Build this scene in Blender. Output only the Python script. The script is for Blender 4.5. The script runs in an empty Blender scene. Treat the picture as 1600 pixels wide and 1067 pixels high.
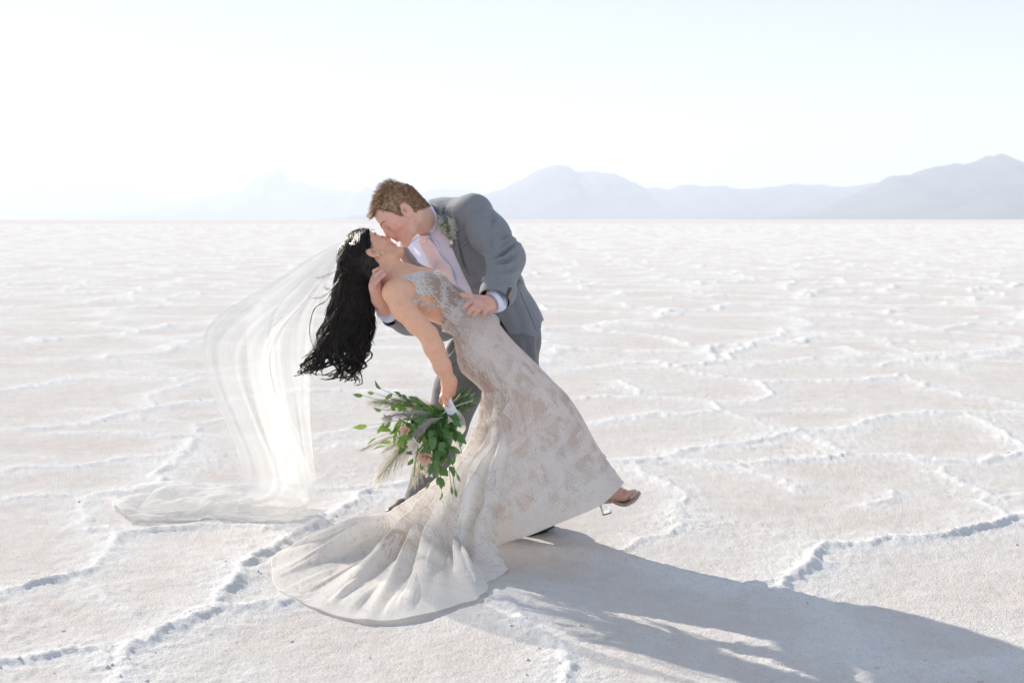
import bpy, math, random
import numpy as np
from mathutils import Vector, Matrix
from mathutils.bvhtree import BVHTree
from mathutils.geometry import delaunay_2d_cdt

random.seed(7); RNG = np.random.RandomState(7)
SC = bpy.context.scene
COL = SC.collection
F, H = 2222.2, 1.18                      # focal length in photo pixels, eye height

# ------------------------------------------------------------------ camera, world, sun, exposure
cam_d = bpy.data.cameras.new("camera"); cam = bpy.data.objects.new("camera", cam_d); COL.objects.link(cam)
cam.location = (0, 0, H); cam.rotation_euler = (math.radians(90), 0, 0)
cam_d.lens = 50; cam_d.sensor_width = 36; cam_d.shift_y = -190.5/1600
cam_d.clip_start = 0.05; cam_d.clip_end = 100000
cam_d.dof.use_dof = True; cam_d.dof.focus_distance = 5.0; cam_d.dof.aperture_fstop = 6.3
SC.camera = cam

SUN_EL, SUN_AZ = math.radians(23.5), math.radians(-41.0)    # azimuth from +Y, negative = to the left
sun_dir = Vector((math.sin(SUN_AZ)*math.cos(SUN_EL), math.cos(SUN_AZ)*math.cos(SUN_EL), math.sin(SUN_EL)))
W = bpy.data.worlds.new("World"); SC.world = W; W.use_nodes = True
wn = W.node_tree.nodes; wl = W.node_tree.links; wn.clear()
wo = wn.new("ShaderNodeOutputWorld"); bg = wn.new("ShaderNodeBackground"); sky = wn.new("ShaderNodeTexSky")
sky.sky_type = 'NISHITA'; sky.sun_disc = False; sky.sun_elevation = SUN_EL; sky.sun_rotation = SUN_AZ
sky.altitude = 1200; sky.air_density = 1.0; sky.dust_density = 0.6; sky.ozone_density = 1.2
bg.inputs[1].default_value = 0.15
hsv = wn.new("ShaderNodeHueSaturation"); gam = wn.new("ShaderNodeGamma"); gam.inputs[1].default_value = 0.37; hsv.inputs['Saturation'].default_value = 0.98      # gamma flattens the sky colour like milky haze, for more fill light
wl.new(sky.outputs[0], hsv.inputs['Color']); wl.new(hsv.outputs[0], gam.inputs[0]); tnt = wn.new('ShaderNodeMix'); tnt.data_type = 'RGBA'; tnt.blend_type = 'MULTIPLY'; tnt.inputs[0].default_value = 1; tnt.inputs[7].default_value = (.985, .965, .985, 1); wl.new(gam.outputs[0], tnt.inputs[6]); wl.new(tnt.outputs[2], bg.inputs[0]); wl.new(bg.outputs[0], wo.inputs[0])
sl = bpy.data.lights.new("sun", 'SUN'); sun = bpy.data.objects.new("sun", sl); COL.objects.link(sun)
sl.energy = 2.3; sl.angle = math.radians(0.6); sl.color = (1.0, 0.91, 0.79)
sun.rotation_euler = sun_dir.to_track_quat('Z', 'Y').to_euler()
SC.view_settings.view_transform = 'Standard'; SC.view_settings.look = 'None'
SC.view_settings.gamma = 1; SC.view_settings.use_curve_mapping = False
SC.view_settings.exposure = 1.66
SC.render.engine = 'CYCLES'
SC.cycles.use_denoising = True
SC.cycles.transparent_max_bounces = 24; SC.cycles.max_bounces = 8; SC.cycles.volume_bounces = 2
SC.cycles.diffuse_bounces = 5; SC.cycles.transmission_bounces = 6

# ------------------------------------------------------------------ small helpers
def P(x, y, Y): return np.array([(x-800)/F*Y, Y, H-(y-343)/F*Y])
def G(x, y):
    Y = F*H/(y-343.0); return np.array([(x-800)/F*Y, Y, 0.0])
def proj(V): return 800+F*V[:, 0]/V[:, 1], 343+F*(H-V[:, 2])/V[:, 1]
def nrm(v): v = np.asarray(v, float); return v/np.linalg.norm(v)
def smooth(a, b, x): t = np.clip((x-a)/(b-a), 0, 1); return t*t*(3-2*t)

def hash3(i, j, k, seed=0):
    n = (i.astype(np.int64)*374761393 + j.astype(np.int64)*668265263 + k.astype(np.int64)*2147483647 + seed*974634777) & 0xffffffff
    n = ((n ^ (n >> 13))*1274126177) & 0xffffffff
    n = ((n ^ (n >> 16))*2246822519) & 0xffffffff
    return ((n ^ (n >> 15)) & 0xffff)/65535.0
def vnoise3(p, seed=0):
    f = np.floor(p); t = p-f; f = f.astype(np.int64); t = t*t*(3-2*t)
    r = 0
    for dx in (0, 1):
        for dy in (0, 1):
            for dz in (0, 1):
                w = (t[:, 0] if dx else 1-t[:, 0])*(t[:, 1] if dy else 1-t[:, 1])*(t[:, 2] if dz else 1-t[:, 2])
                r = r + w*hash3(f[:, 0]+dx, f[:, 1]+dy, f[:, 2]+dz, seed)
    return r*2-1
def vnoise2(x, y, seed=0):
    fx, fy = np.floor(x), np.floor(y); tx, ty = x-fx, y-fy
    fx, fy = fx.astype(np.int64), fy.astype(np.int64); tx = tx*tx*(3-2*tx); ty = ty*ty*(3-2*ty); z = np.zeros_like(fx)
    return ((hash3(fx, fy, z, seed)*(1-tx)+hash3(fx+1, fy, z, seed)*tx)*(1-ty) + (hash3(fx, fy+1, z, seed)*(1-tx)+hash3(fx+1, fy+1, z, seed)*tx)*ty)*2-1
def fbm2(x, y, n, seed=0, g=0.5):
    r = 0; a = 1
    for i in range(n): r = r+a*vnoise2(x, y, seed+i); x = x*2.03+3.1; y = y*2.03-1.7; a *= g
    return r
def fbm3(p, n, seed=0, g=0.5):
    r = 0; a = 1
    for i in range(n): r = r+a*vnoise3(p, seed+i); p = p*2.03+1.3; a *= g
    return r

def mk(name, V, faces, mat, parent=None, smooth_=True, attrs=None, link=True):
    """faces: list of int arrays (n,3) or (n,4)"""
    V = np.asarray(V, dtype=np.float32).reshape(-1, 3)
    if not isinstance(faces, (list, tuple)) or (len(faces) and np.ndim(faces[0]) == 1): faces = [np.asarray(faces)]
    faces = [np.asarray(f, dtype=np.int32) for f in faces if len(f)]
    me = bpy.data.meshes.new(name)
    me.vertices.add(len(V)); me.vertices.foreach_set('co', V.ravel())
    loops = np.concatenate([f.ravel() for f in faces]); tot = np.concatenate([np.full(len(f), f.shape[1]) for f in faces])
    start = np.concatenate([[0], np.cumsum(tot)[:-1]])
    me.loops.add(len(loops)); me.loops.foreach_set('vertex_index', loops.astype(np.int32))
    me.polygons.add(len(tot)); me.polygons.foreach_set('loop_start', start.astype(np.int32)); me.polygons.foreach_set('loop_total', tot.astype(np.int32))
    me.update(calc_edges=True); me.validate()
    if smooth_: me.polygons.foreach_set('use_smooth', np.ones(len(me.polygons), dtype=bool))
    for k, a in (attrs or {}).items():
        a = np.asarray(a, dtype=np.float32)
        if a.ndim == 1: at = me.attributes.new(k, 'FLOAT', 'POINT'); at.data.foreach_set('value', a)
        else:
            at = me.attributes.new(k, 'FLOAT_COLOR', 'POINT')
            if a.shape[1] == 3: a = np.concatenate([a, np.ones((len(a), 1), np.float32)], 1)
            at.data.foreach_set('color', a.ravel())
    for m in (mat if isinstance(mat, (list, tuple)) else [mat]): me.materials.append(m)
    o = bpy.data.objects.new(name, me)
    if link: COL.objects.link(o)
    if parent: o.parent = parent
    return o
def joinVF(parts):
    """parts: list of (V, [faces...])"""
    Vs, q, t, n = [], [], [], 0
    for V, fs in parts:
        for f in (fs if isinstance(fs, (list, tuple)) else [fs]):
            f = np.asarray(f)
            if len(f): (q if f.shape[1] == 4 else t).append(f+n)
        Vs.append(V); n += len(V)
    out = []
    if q: out.append(np.concatenate(q))
    if t: out.append(np.concatenate(t))
    return np.concatenate(Vs), out
def empty(name, loc, label, cat, group=None):
    o = bpy.data.objects.new(name, None); COL.objects.link(o); o.location = loc; o.empty_display_size = 0.2
    o['label'] = label; o['category'] = cat
    if group: o['group'] = group
    return o
def adopt(o, parent):
    """keep world placement when parenting"""
    o.parent = parent; o.matrix_parent_inverse = Matrix.Translation(-Vector(parent.location)); return o
def catmull(pts, n, periodic=False, by_len=True):
    pts = np.asarray(pts, float); m = len(pts)
    if by_len:
        d = np.linalg.norm(np.diff(pts, axis=0), axis=1); u = np.concatenate([[0], np.cumsum(np.sqrt(d+1e-12))]); u /= u[-1]
    else: u = np.linspace(0, 1, m)
    q = np.linspace(0, 1, n) if np.isscalar(n) else np.asarray(n)
    e = np.vstack([2*pts[0]-pts[1], pts, 2*pts[-1]-pts[-2]])
    i = np.clip(np.searchsorted(u, q, side='right')-1, 0, m-2); t = ((q-u[i])/(u[i+1]-u[i]+1e-12))[:, None]
    a, b, c, d_ = e[i], e[i+1], e[i+2], e[i+3]
    return 0.5*((2*b)+(-a+c)*t+(2*a-5*b+4*c-d_)*t*t+(-a+3*b-3*c+d_)*t**3)
def arclen_resample(pts, n):
    d = np.linalg.norm(np.diff(pts, axis=0), axis=1); u = np.concatenate([[0], np.cumsum(d)])
    q = np.linspace(0, u[-1], n)
    return np.stack([np.interp(q, u, pts[:, k]) for k in range(pts.shape[1])], 1)
def tubes(paths, rads, nside=5, flat=None, cap=True):
    """paths (N,S,3), rads (N,S) -> V, [faces]; all strands at once"""
    paths = np.asarray(paths, float); N, S, _ = paths.shape; rads = np.broadcast_to(rads, (N, S))
    T = np.gradient(paths, axis=1); T /= np.linalg.norm(T, axis=2, keepdims=True)+1e-12
    ref = np.array([0.13, -0.97, 0.21]); A = np.cross(T, ref); A /= np.linalg.norm(A, axis=2, keepdims=True)+1e-9; B = np.cross(T, A)
    an = np.arange(nside)/nside*2*np.pi
    fl = 1.0 if flat is None else flat
    V = paths[:, :, None, :]+rads[:, :, None, None]*(A[:, :, None, :]*np.cos(an)[None, None, :, None]+fl*B[:, :, None, :]*np.sin(an)[None, None, :, None])
    V = V.reshape(-1, 3)
    b = (np.arange(N)*S*nside)[:, None, None]; s = (np.arange(S-1)*nside)[None, :, None]; k = np.arange(nside)[None, None, :]; k2 = (k+1) % nside
    Fq = np.stack([b+s+k, b+s+k2, b+s+nside+k2, b+s+nside+k], -1).reshape(-1, 4)
    fs = [Fq]
    if cap and nside == 4:
        b1 = (np.arange(N)*S*nside)[:, None]
        fs = [np.concatenate([Fq, b1+np.array([[3, 2, 1, 0]]), b1+(S-1)*nside+np.array([[0, 1, 2, 3]])])]
    elif cap and nside > 4:
        caps = []
        for off, rev in ((0, True), ((S-1)*nside, False)):
            for j in range(1, nside-1):
                tri = [0, j, j+1]; tri = tri[::-1] if rev else tri
                caps.append((np.arange(N)*S*nside)[:, None]+off+np.array(tri)[None, :])
        fs.append(np.concatenate(caps))
    return V, fs
def gridfaces(n, m, per_m=False):
    i = np.arange(n-1)[:, None]; j = np.arange(m if per_m else m-1)[None, :]; j2 = (j+1) % m
    return np.stack([i*m+j, i*m+j2, (i+1)*m+j2, (i+1)*m+j], -1).reshape(-1, 4)

# ------------------------------------------------------------------ signed distance field -> surface
class Field:
    def __init__(s, lo, hi, h):
        s.lo = np.array(lo, float); s.h = h; s.n = np.ceil((np.array(hi)-s.lo)/h).astype(int)+1
        s.d = np.full(s.n, 0.5, np.float32)
    def _box(s, lo, hi):
        a = np.clip(np.floor((np.array(lo)-s.lo)/s.h).astype(int), 0, s.n); b = np.clip(np.ceil((np.array(hi)-s.lo)/s.h).astype(int)+1, 0, s.n)
        sl_ = tuple(slice(a[i], b[i]) for i in range(3))
        g = [(s.lo[i]+s.h*np.arange(a[i], b[i])).astype(np.float32) for i in range(3)]
        return sl_, g[0][:, None, None], g[1][None, :, None], g[2][None, None, :]
    def _put(s, sl_, v, k, op):
        a = s.d[sl_]
        if a.size == 0: return
        if op == 'u':
            if k > 0: hh = np.clip(0.5+0.5*(a-v)/k, 0, 1); r = a*(1-hh)+v*hh-k*hh*(1-hh)
            else: r = np.minimum(a, v)
        else:
            if k > 0: hh = np.clip(0.5-0.5*(a+v)/k, 0, 1); r = a*(1-hh)-v*hh+k*hh*(1-hh)
            else: r = np.maximum(a, -v)
        s.d[sl_] = r
    def cone(s, a, b, ra, rb, k=0.01, n=None, f=1.0, op='u'):
        a = np.asarray(a, np.float32); b = np.asarray(b, np.float32); m = max(ra, rb)*max(1, f)+k+3*s.h
        sl_, X, Y, Z = s._box(np.minimum(a, b)-m, np.maximum(a, b)+m)
        ba = b-a; L = float(ba@ba)+1e-12; x, y, z = X-a[0], Y-a[1], Z-a[2]
        t = np.clip((x*ba[0]+y*ba[1]+z*ba[2])/L, 0, 1); x = x-t*ba[0]; y = y-t*ba[1]; z = z-t*ba[2]
        r = ra+(rb-ra)*t
        if n is not None:
            n = nrm(n).astype(np.float32); q = (x*n[0]+y*n[1]+z*n[2])*(1/f-1); x = x+n[0]*q; y = y+n[1]*q; z = z+n[2]*q
        s._put(sl_, np.sqrt(x*x+y*y+z*z)-r, k, op)
    def limb(s, pts, rs, k=0.01, n=None, f=1.0):
        for i in range(len(pts)-1): s.cone(pts[i], pts[i+1], rs[i], rs[i+1], k, n, f)
    def ell(s, c, r, A=None, k=0.01, op='u'):
        """A rows = axes"""
        A = np.eye(3) if A is None else np.asarray(A); c = np.asarray(c, float); r = np.asarray(r, float)
        ext = np.sqrt(((A*r[:, None])**2).sum(0))+k+3*s.h
        sl_, X, Y, Z = s._box(c-ext, c+ext); x, y, z = X-np.float32(c[0]), Y-np.float32(c[1]), Z-np.float32(c[2])
        k0 = 0; k1 = 0
        for i in range(3):
            q = (x*np.float32(A[i][0])+y*np.float32(A[i][1])+z*np.float32(A[i][2])); k0 = k0+(q/np.float32(r[i]))**2; k1 = k1+(q/np.float32(r[i]**2))**2
        k0 = np.sqrt(k0); k1 = np.sqrt(k1)+1e-6
        s._put(sl_, (k0*(k0-1)/k1).astype(np.float32), k, op)
    def mesh(s):
        d = s.d; n = s.n; ins = d < 0
        c = ins[:-1, :-1, :-1].astype(np.int8)
        for i in range(8):
            if i: c = c+ins[(i & 1):n[0]-1+(i & 1), (i >> 1 & 1):n[1]-1+(i >> 1 & 1), (i >> 2 & 1):n[2]-1+(i >> 2 & 1)]
        I, J, K = np.nonzero((c > 0) & (c < 8)); N = len(I)
        cor = [(i & 1, i >> 1 & 1, i >> 2 & 1) for i in range(8)]
        val = np.stack([d[I+a, J+b, K+e] for a, b, e in cor], 1)
        acc = np.zeros((N, 3)); cnt = np.zeros(N)
        for p in range(8):
            for bit in (1, 2, 4):
                if not p & bit:
                    q = p | bit; va, vb = val[:, p], val[:, q]; m = (va < 0) != (vb < 0)
                    t = np.where(m, va/(va-vb+1e-20), 0); pa = np.array(cor[p], float); dv = np.array(cor[q])-pa
                    acc += m[:, None]*(pa+t[:, None]*dv); cnt += m
        V = (np.stack([I, J, K], 1)+acc/cnt[:, None])*s.h+s.lo
        idx = np.full(n-1, -1, np.int32); idx[I, J, K] = np.arange(N)
        Fs = []
        for ax in range(3):
            sa = [slice(None)]*3; sb = [slice(None)]*3; sa[ax] = slice(0, -1); sb[ax] = slice(1, None)
            A_, B_ = ins[tuple(sa)], ins[tuple(sb)]; e = np.stack(np.nonzero(A_ != B_), 1)
            o1, o2 = (ax+1) % 3, (ax+2) % 3
            ok = (e[:, o1] > 0) & (e[:, o2] > 0) & (e[:, o1] < n[o1]-1) & (e[:, o2] < n[o2]-1); e = e[ok]
            def at(d1, d2): q = e.copy(); q[:, o1] += d1; q[:, o2] += d2; return idx[q[:, 0], q[:, 1], q[:, 2]]
            f = np.stack([at(-1, -1), at(0, -1), at(0, 0), at(-1, 0)], 1)
            inn = A_[e[:, 0], e[:, 1], e[:, 2]]; f[~inn] = f[~inn][:, ::-1]; Fs.append(f)
        Fq = np.concatenate(Fs)
        return V, Fq
    def grad(s, V):
        g = (V-s.lo)/s.h; i = np.clip(np.round(g).astype(int), 1, s.n-2); d = s.d
        G_ = np.stack([d[i[:, 0]+1, i[:, 1], i[:, 2]]-d[i[:, 0]-1, i[:, 1], i[:, 2]], d[i[:, 0], i[:, 1]+1, i[:, 2]]-d[i[:, 0], i[:, 1]-1, i[:, 2]], d[i[:, 0], i[:, 1], i[:, 2]+1]-d[i[:, 0], i[:, 1], i[:, 2]-1]], 1).astype(float)
        return G_/(np.linalg.norm(G_, axis=1, keepdims=True)+1e-9)
def vnormals(V, Fq):
    a = V[Fq[:, 2]]-V[Fq[:, 0]]; b = V[Fq[:, 3 if Fq.shape[1] == 4 else 1]]-V[Fq[:, 1 if Fq.shape[1] == 4 else 0]]
    fn = np.cross(a, b) if Fq.shape[1] == 4 else np.cross(V[Fq[:, 1]]-V[Fq[:, 0]], V[Fq[:, 2]]-V[Fq[:, 0]])
    N = np.zeros_like(V)
    for c in range(Fq.shape[1]):
        for k in range(3): N[:, k] += np.bincount(Fq[:, c], fn[:, k], len(V))
    return N/(np.linalg.norm(N, axis=1, keepdims=True)+1e-12)
def relax(V, Fq, it=2, lam=0.5):
    V = V.copy(); n = len(V); deg = np.zeros(n)
    E = np.concatenate([Fq[:, [i, (i+1) % Fq.shape[1]]] for i in range(Fq.shape[1])])
    deg = np.bincount(E[:, 0], minlength=n)+np.bincount(E[:, 1], minlength=n)
    for _ in range(it):
        for l in (lam, -lam*0.9 if it > 3 else 0):
            if l == 0: continue
            A = np.zeros_like(V)
            for k in range(3): A[:, k] = np.bincount(E[:, 0], V[E[:, 1], k], n)+np.bincount(E[:, 1], V[E[:, 0], k], n)
            V += l*(A/np.maximum(deg, 1)[:, None]-V)
    return V
def inpoly(px, py, poly):
    poly = np.asarray(poly, float); r = np.zeros(len(px), bool); j = len(poly)-1
    for i in range(len(poly)):
        xi, yi = poly[i]; xj, yj = poly[j]
        if yi != yj:
            c = ((yi > py) != (yj > py)) & (px < (xj-xi)*(py-yi)/(yj-yi)+xi); r ^= c
        j = i
    return r
def keep(V, Fs, vm, extra=None):
    """keep faces whose verts all satisfy vm; compact"""
    fm = vm[Fs].all(1); f = Fs[fm]; used = np.unique(f); mp = np.full(len(V), -1); mp[used] = np.arange(len(used))
    return V[used], mp[f], used
def polydist(px, py, line):
    """distance in pixels to polyline, plus signed side"""
    line = np.asarray(line, float); best = np.full(len(px), 1e9); side = np.zeros(len(px)); tt = np.zeros(len(px)); L = 0
    seg = np.linalg.norm(np.diff(line, axis=0), axis=1); tot = seg.sum()
    for i in range(len(line)-1):
        a, b = line[i], line[i+1]; d = b-a; t = np.clip(((px-a[0])*d[0]+(py-a[1])*d[1])/(d@d), 0, 1)
        qx, qy = px-a[0]-t*d[0], py-a[1]-t*d[1]; D = np.hypot(qx, qy); m = D < best
        best[m] = D[m]; side[m] = np.sign(d[0]*qy-d[1]*qx)[m]; tt[m] = ((L+t*seg[i])/tot)[m]; L += seg[i]
    return best, side, tt
def smooth_border(V, Fs, it=14, lam=.5):
    n = len(V); k = Fs.shape[1]; E = np.concatenate([Fs[:, [i, (i+1) % k]] for i in range(k)]); key = E[:, 0].astype(np.int64)*n+E[:, 1]; rk = E[:, 1].astype(np.int64)*n+E[:, 0]
    b_ = E[~np.isin(key, rk)]; V = V.copy(); deg = np.bincount(b_.ravel(), minlength=n); m = deg > 0
    for _ in range(it):
        A = np.zeros_like(V)
        for c in range(3): A[:, c] = np.bincount(b_[:, 0], V[b_[:, 1], c], n)+np.bincount(b_[:, 1], V[b_[:, 0], c], n)
        V[m] += lam*(A[m]/deg[m][:, None]-V[m])
    return V
def bvh(V, Fs): return BVHTree.FromPolygons([tuple(v) for v in V.tolist()], Fs.tolist())
def cast(b, x, y, fallback=None):
    o = Vector((0, 0, H)); d = Vector(((x-800)/F, 1, -(y-343)/F)); L = d.length; d /= L
    r = b.ray_cast(o, d)
    if r[0] is None: return None
    return np.array(r[0]), np.array(r[1])
def patch(b, poly, off=0.004, th=0.003, step=2.5, dens=2.5, off_fn=None, guard=0.03):
    """a thin cloth piece with thickness lying on a surface; outline seen in photo pixels"""
    poly = np.asarray(poly, float); pl = np.vstack([poly, poly[:1]]); L = np.linalg.norm(np.diff(pl, axis=0), axis=1).sum()
    bd = arclen_resample(pl, max(8, int(L/dens)))[:-1]; n = len(bd)
    x0, y0 = poly.min(0); x1, y1 = poly.max(0); gx, gy = np.meshgrid(np.arange(x0, x1, step), np.arange(y0, y1, step)); gx, gy = gx.ravel(), gy.ravel()
    m = inpoly(gx, gy, poly) & (polydist(gx, gy, pl)[0] > step*0.6); pts = np.vstack([bd, np.stack([gx[m], gy[m]], 1)])
    r = delaunay_2d_cdt([Vector(p) for p in pts], [], [list(range(n))], 1, 1e-4)
    vs = np.array([[v.x, v.y] for v in r[0]]); tr = np.array([t for t in r[2] if len(t) == 3])
    hit = [cast(b, x, y) for x, y in vs]
    dep = np.array([h_[0][1] if h_ else np.nan for h_ in hit]); med = np.nanmedian(dep)
    nr = np.array([h_[1] if h_ else (np.nan,)*3 for h_ in hit])
    good = ~np.isnan(dep)
    for i in np.nonzero(~good)[0]:
        j = np.nonzero(good)[0]; j = j[np.argmin(((vs[j]-vs[i])**2).sum(1))]; dep[i] = dep[j]; nr[i] = nr[j]
    E = [set() for _ in vs]
    for a, b_, c in tr: E[a] |= {b_, c}; E[b_] |= {a, c}; E[c] |= {a, b_}
    for _ in range(2):
        dep = np.array([(dep[i]+sum(dep[j] for j in E[i]))/(1+len(E[i])) for i in range(len(vs))]); nr = np.array([(nr[i]+sum(nr[j] for j in E[i])) for i in range(len(vs))]); nr /= np.linalg.norm(nr, axis=1, keepdims=True)+1e-9
    V = np.array([P(x, y, d) for (x, y), d in zip(vs, dep)])
    vd = V-np.array([0, 0, H]); vd /= np.linalg.norm(vd, axis=1, keepdims=True); nr[(nr*vd).sum(1) > 0] *= -1
    offv = off if off_fn is None else off+off_fn(vs[:, 0], vs[:, 1])[:, None]
    top = V+nr*offv; bot = top-nr*th
    a, b2, c = V[tr[:, 0]], V[tr[:, 1]], V[tr[:, 2]]; fl = ((np.cross(b2-a, c-a)*nr[tr[:, 0]]).sum(1) < 0); tr[fl] = tr[fl][:, ::-1]
    m_ = len(V); ed = {}
    for t in tr:
        for i in range(3): ed[(t[i], t[(i+1) % 3])] = 1
    q = [(b_, a_, a_+m_, b_+m_) for (a_, b_) in ed if (b_, a_) not in ed]
    return np.vstack([top, bot]), [np.vstack([tr, tr[:, ::-1]+m_]), np.array(q)], vs

# ------------------------------------------------------------------ materials
def mat(name):
    m = bpy.data.materials.new(name); m.use_nodes = True; nt = m.node_tree; b = nt.nodes["Principled BSDF"]; return m, nt, b
def nd(nt, t, **kw):
    n = nt.nodes.new(t)
    for k, v in kw.items():
        if k.startswith('i_'): n.inputs[int(k[2:]) if k[2:].isdigit() else k[2:]].default_value = v
        else: setattr(n, k, v)
    return n
def cloth(name, col, col2, scale=600, rough=0.85, bump=0.15, sheen=0.1, weave=None, noise_scale=25):
    m, nt, b = mat(name); L = nt.links
    tc = nd(nt, 'ShaderNodeTexCoord'); n1 = nd(nt, 'ShaderNodeTexNoise'); n1.inputs['Scale'].default_value = scale; n1.inputs['Detail'].default_value = 3
    mp = nd(nt, 'ShaderNodeMapping'); mp.inputs['Scale'].default_value = weave or (1, 1, 1); L.new(tc.outputs['Object'], mp.inputs[0]); L.new(mp.outputs[0], n1.inputs['Vector'])
    n2 = nd(nt, 'ShaderNodeTexNoise'); n2.inputs['Scale'].default_value = noise_scale; L.new(tc.outputs['Object'], n2.inputs['Vector'])
    mx = nd(nt, 'ShaderNodeMix', data_type='RGBA'); mx.inputs[6].default_value = (*col, 1); mx.inputs[7].default_value = (*col2, 1)
    ad = nd(nt, 'ShaderNodeMath', operation='MULTIPLY_ADD'); ad.inputs[1].default_value = 1.4; ad.inputs[2].default_value = -0.2; L.new(n1.outputs[0], ad.inputs[0]); L.new(ad.outputs[0], mx.inputs[0])
    L.new(mx.outputs[2], b.inputs['Base Color']); b.inputs['Roughness'].default_value = rough; b.inputs['Sheen Weight'].default_value = sheen
    bp = nd(nt, 'ShaderNodeBump'); bp.inputs['Strength'].default_value = bump; bp.inputs['Distance'].default_value = 0.0015; L.new(n1.outputs[0], bp.inputs['Height']); 
    bp2 = nd(nt, 'ShaderNodeBump'); bp2.inputs['Strength'].default_value = 0.35; bp2.inputs['Distance'].default_value = 0.006; L.new(n2.outputs[0], bp2.inputs['Height']); L.new(bp.outputs[0], bp2.inputs['Normal'])
    L.new(bp2.outputs[0], b.inputs['Normal']); b.inputs['Specular IOR Level'].default_value = 0.25
    return m
def plain(name, col, rough=0.5, metal=0.0, **kw):
    m, nt, b = mat(name); L = nt.links
    tc = nd(nt, 'ShaderNodeTexCoord'); n = nd(nt, 'ShaderNodeTexNoise'); n.inputs['Scale'].default_value = kw.get('scale', 60); L.new(tc.outputs['Object'], n.inputs['Vector'])
    mx = nd(nt, 'ShaderNodeMix', data_type='RGBA'); v = kw.get('var', 0.15)
    mx.inputs[6].default_value = (*[c*(1-v) for c in col], 1); mx.inputs[7].default_value = (*[min(1, c*(1+v)) for c in col], 1)
    L.new(n.outputs[0], mx.inputs[0]); L.new(mx.outputs[2], b.inputs['Base Color'])
    b.inputs['Roughness'].default_value = rough; b.inputs['Metallic'].default_value = metal
    for k in ('Transmission Weight', 'IOR', 'Alpha', 'Sheen Weight', 'Subsurface Weight', 'Coat Weight'):
        if k in kw: b.inputs[k].default_value = kw[k]
    if kw.get('trans'):
        tr = nd(nt, 'ShaderNodeBsdfTranslucent'); ms = nd(nt, 'ShaderNodeMixShader'); ms.inputs[0].default_value = kw['trans']
        L.new(mx.outputs[2], tr.inputs[0]); L.new(b.outputs[0], ms.inputs[1]); L.new(tr.outputs[0], ms.inputs[2])
        L.new(ms.outputs[0], nt.nodes['Material Output'].inputs[0])
    return m
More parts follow.
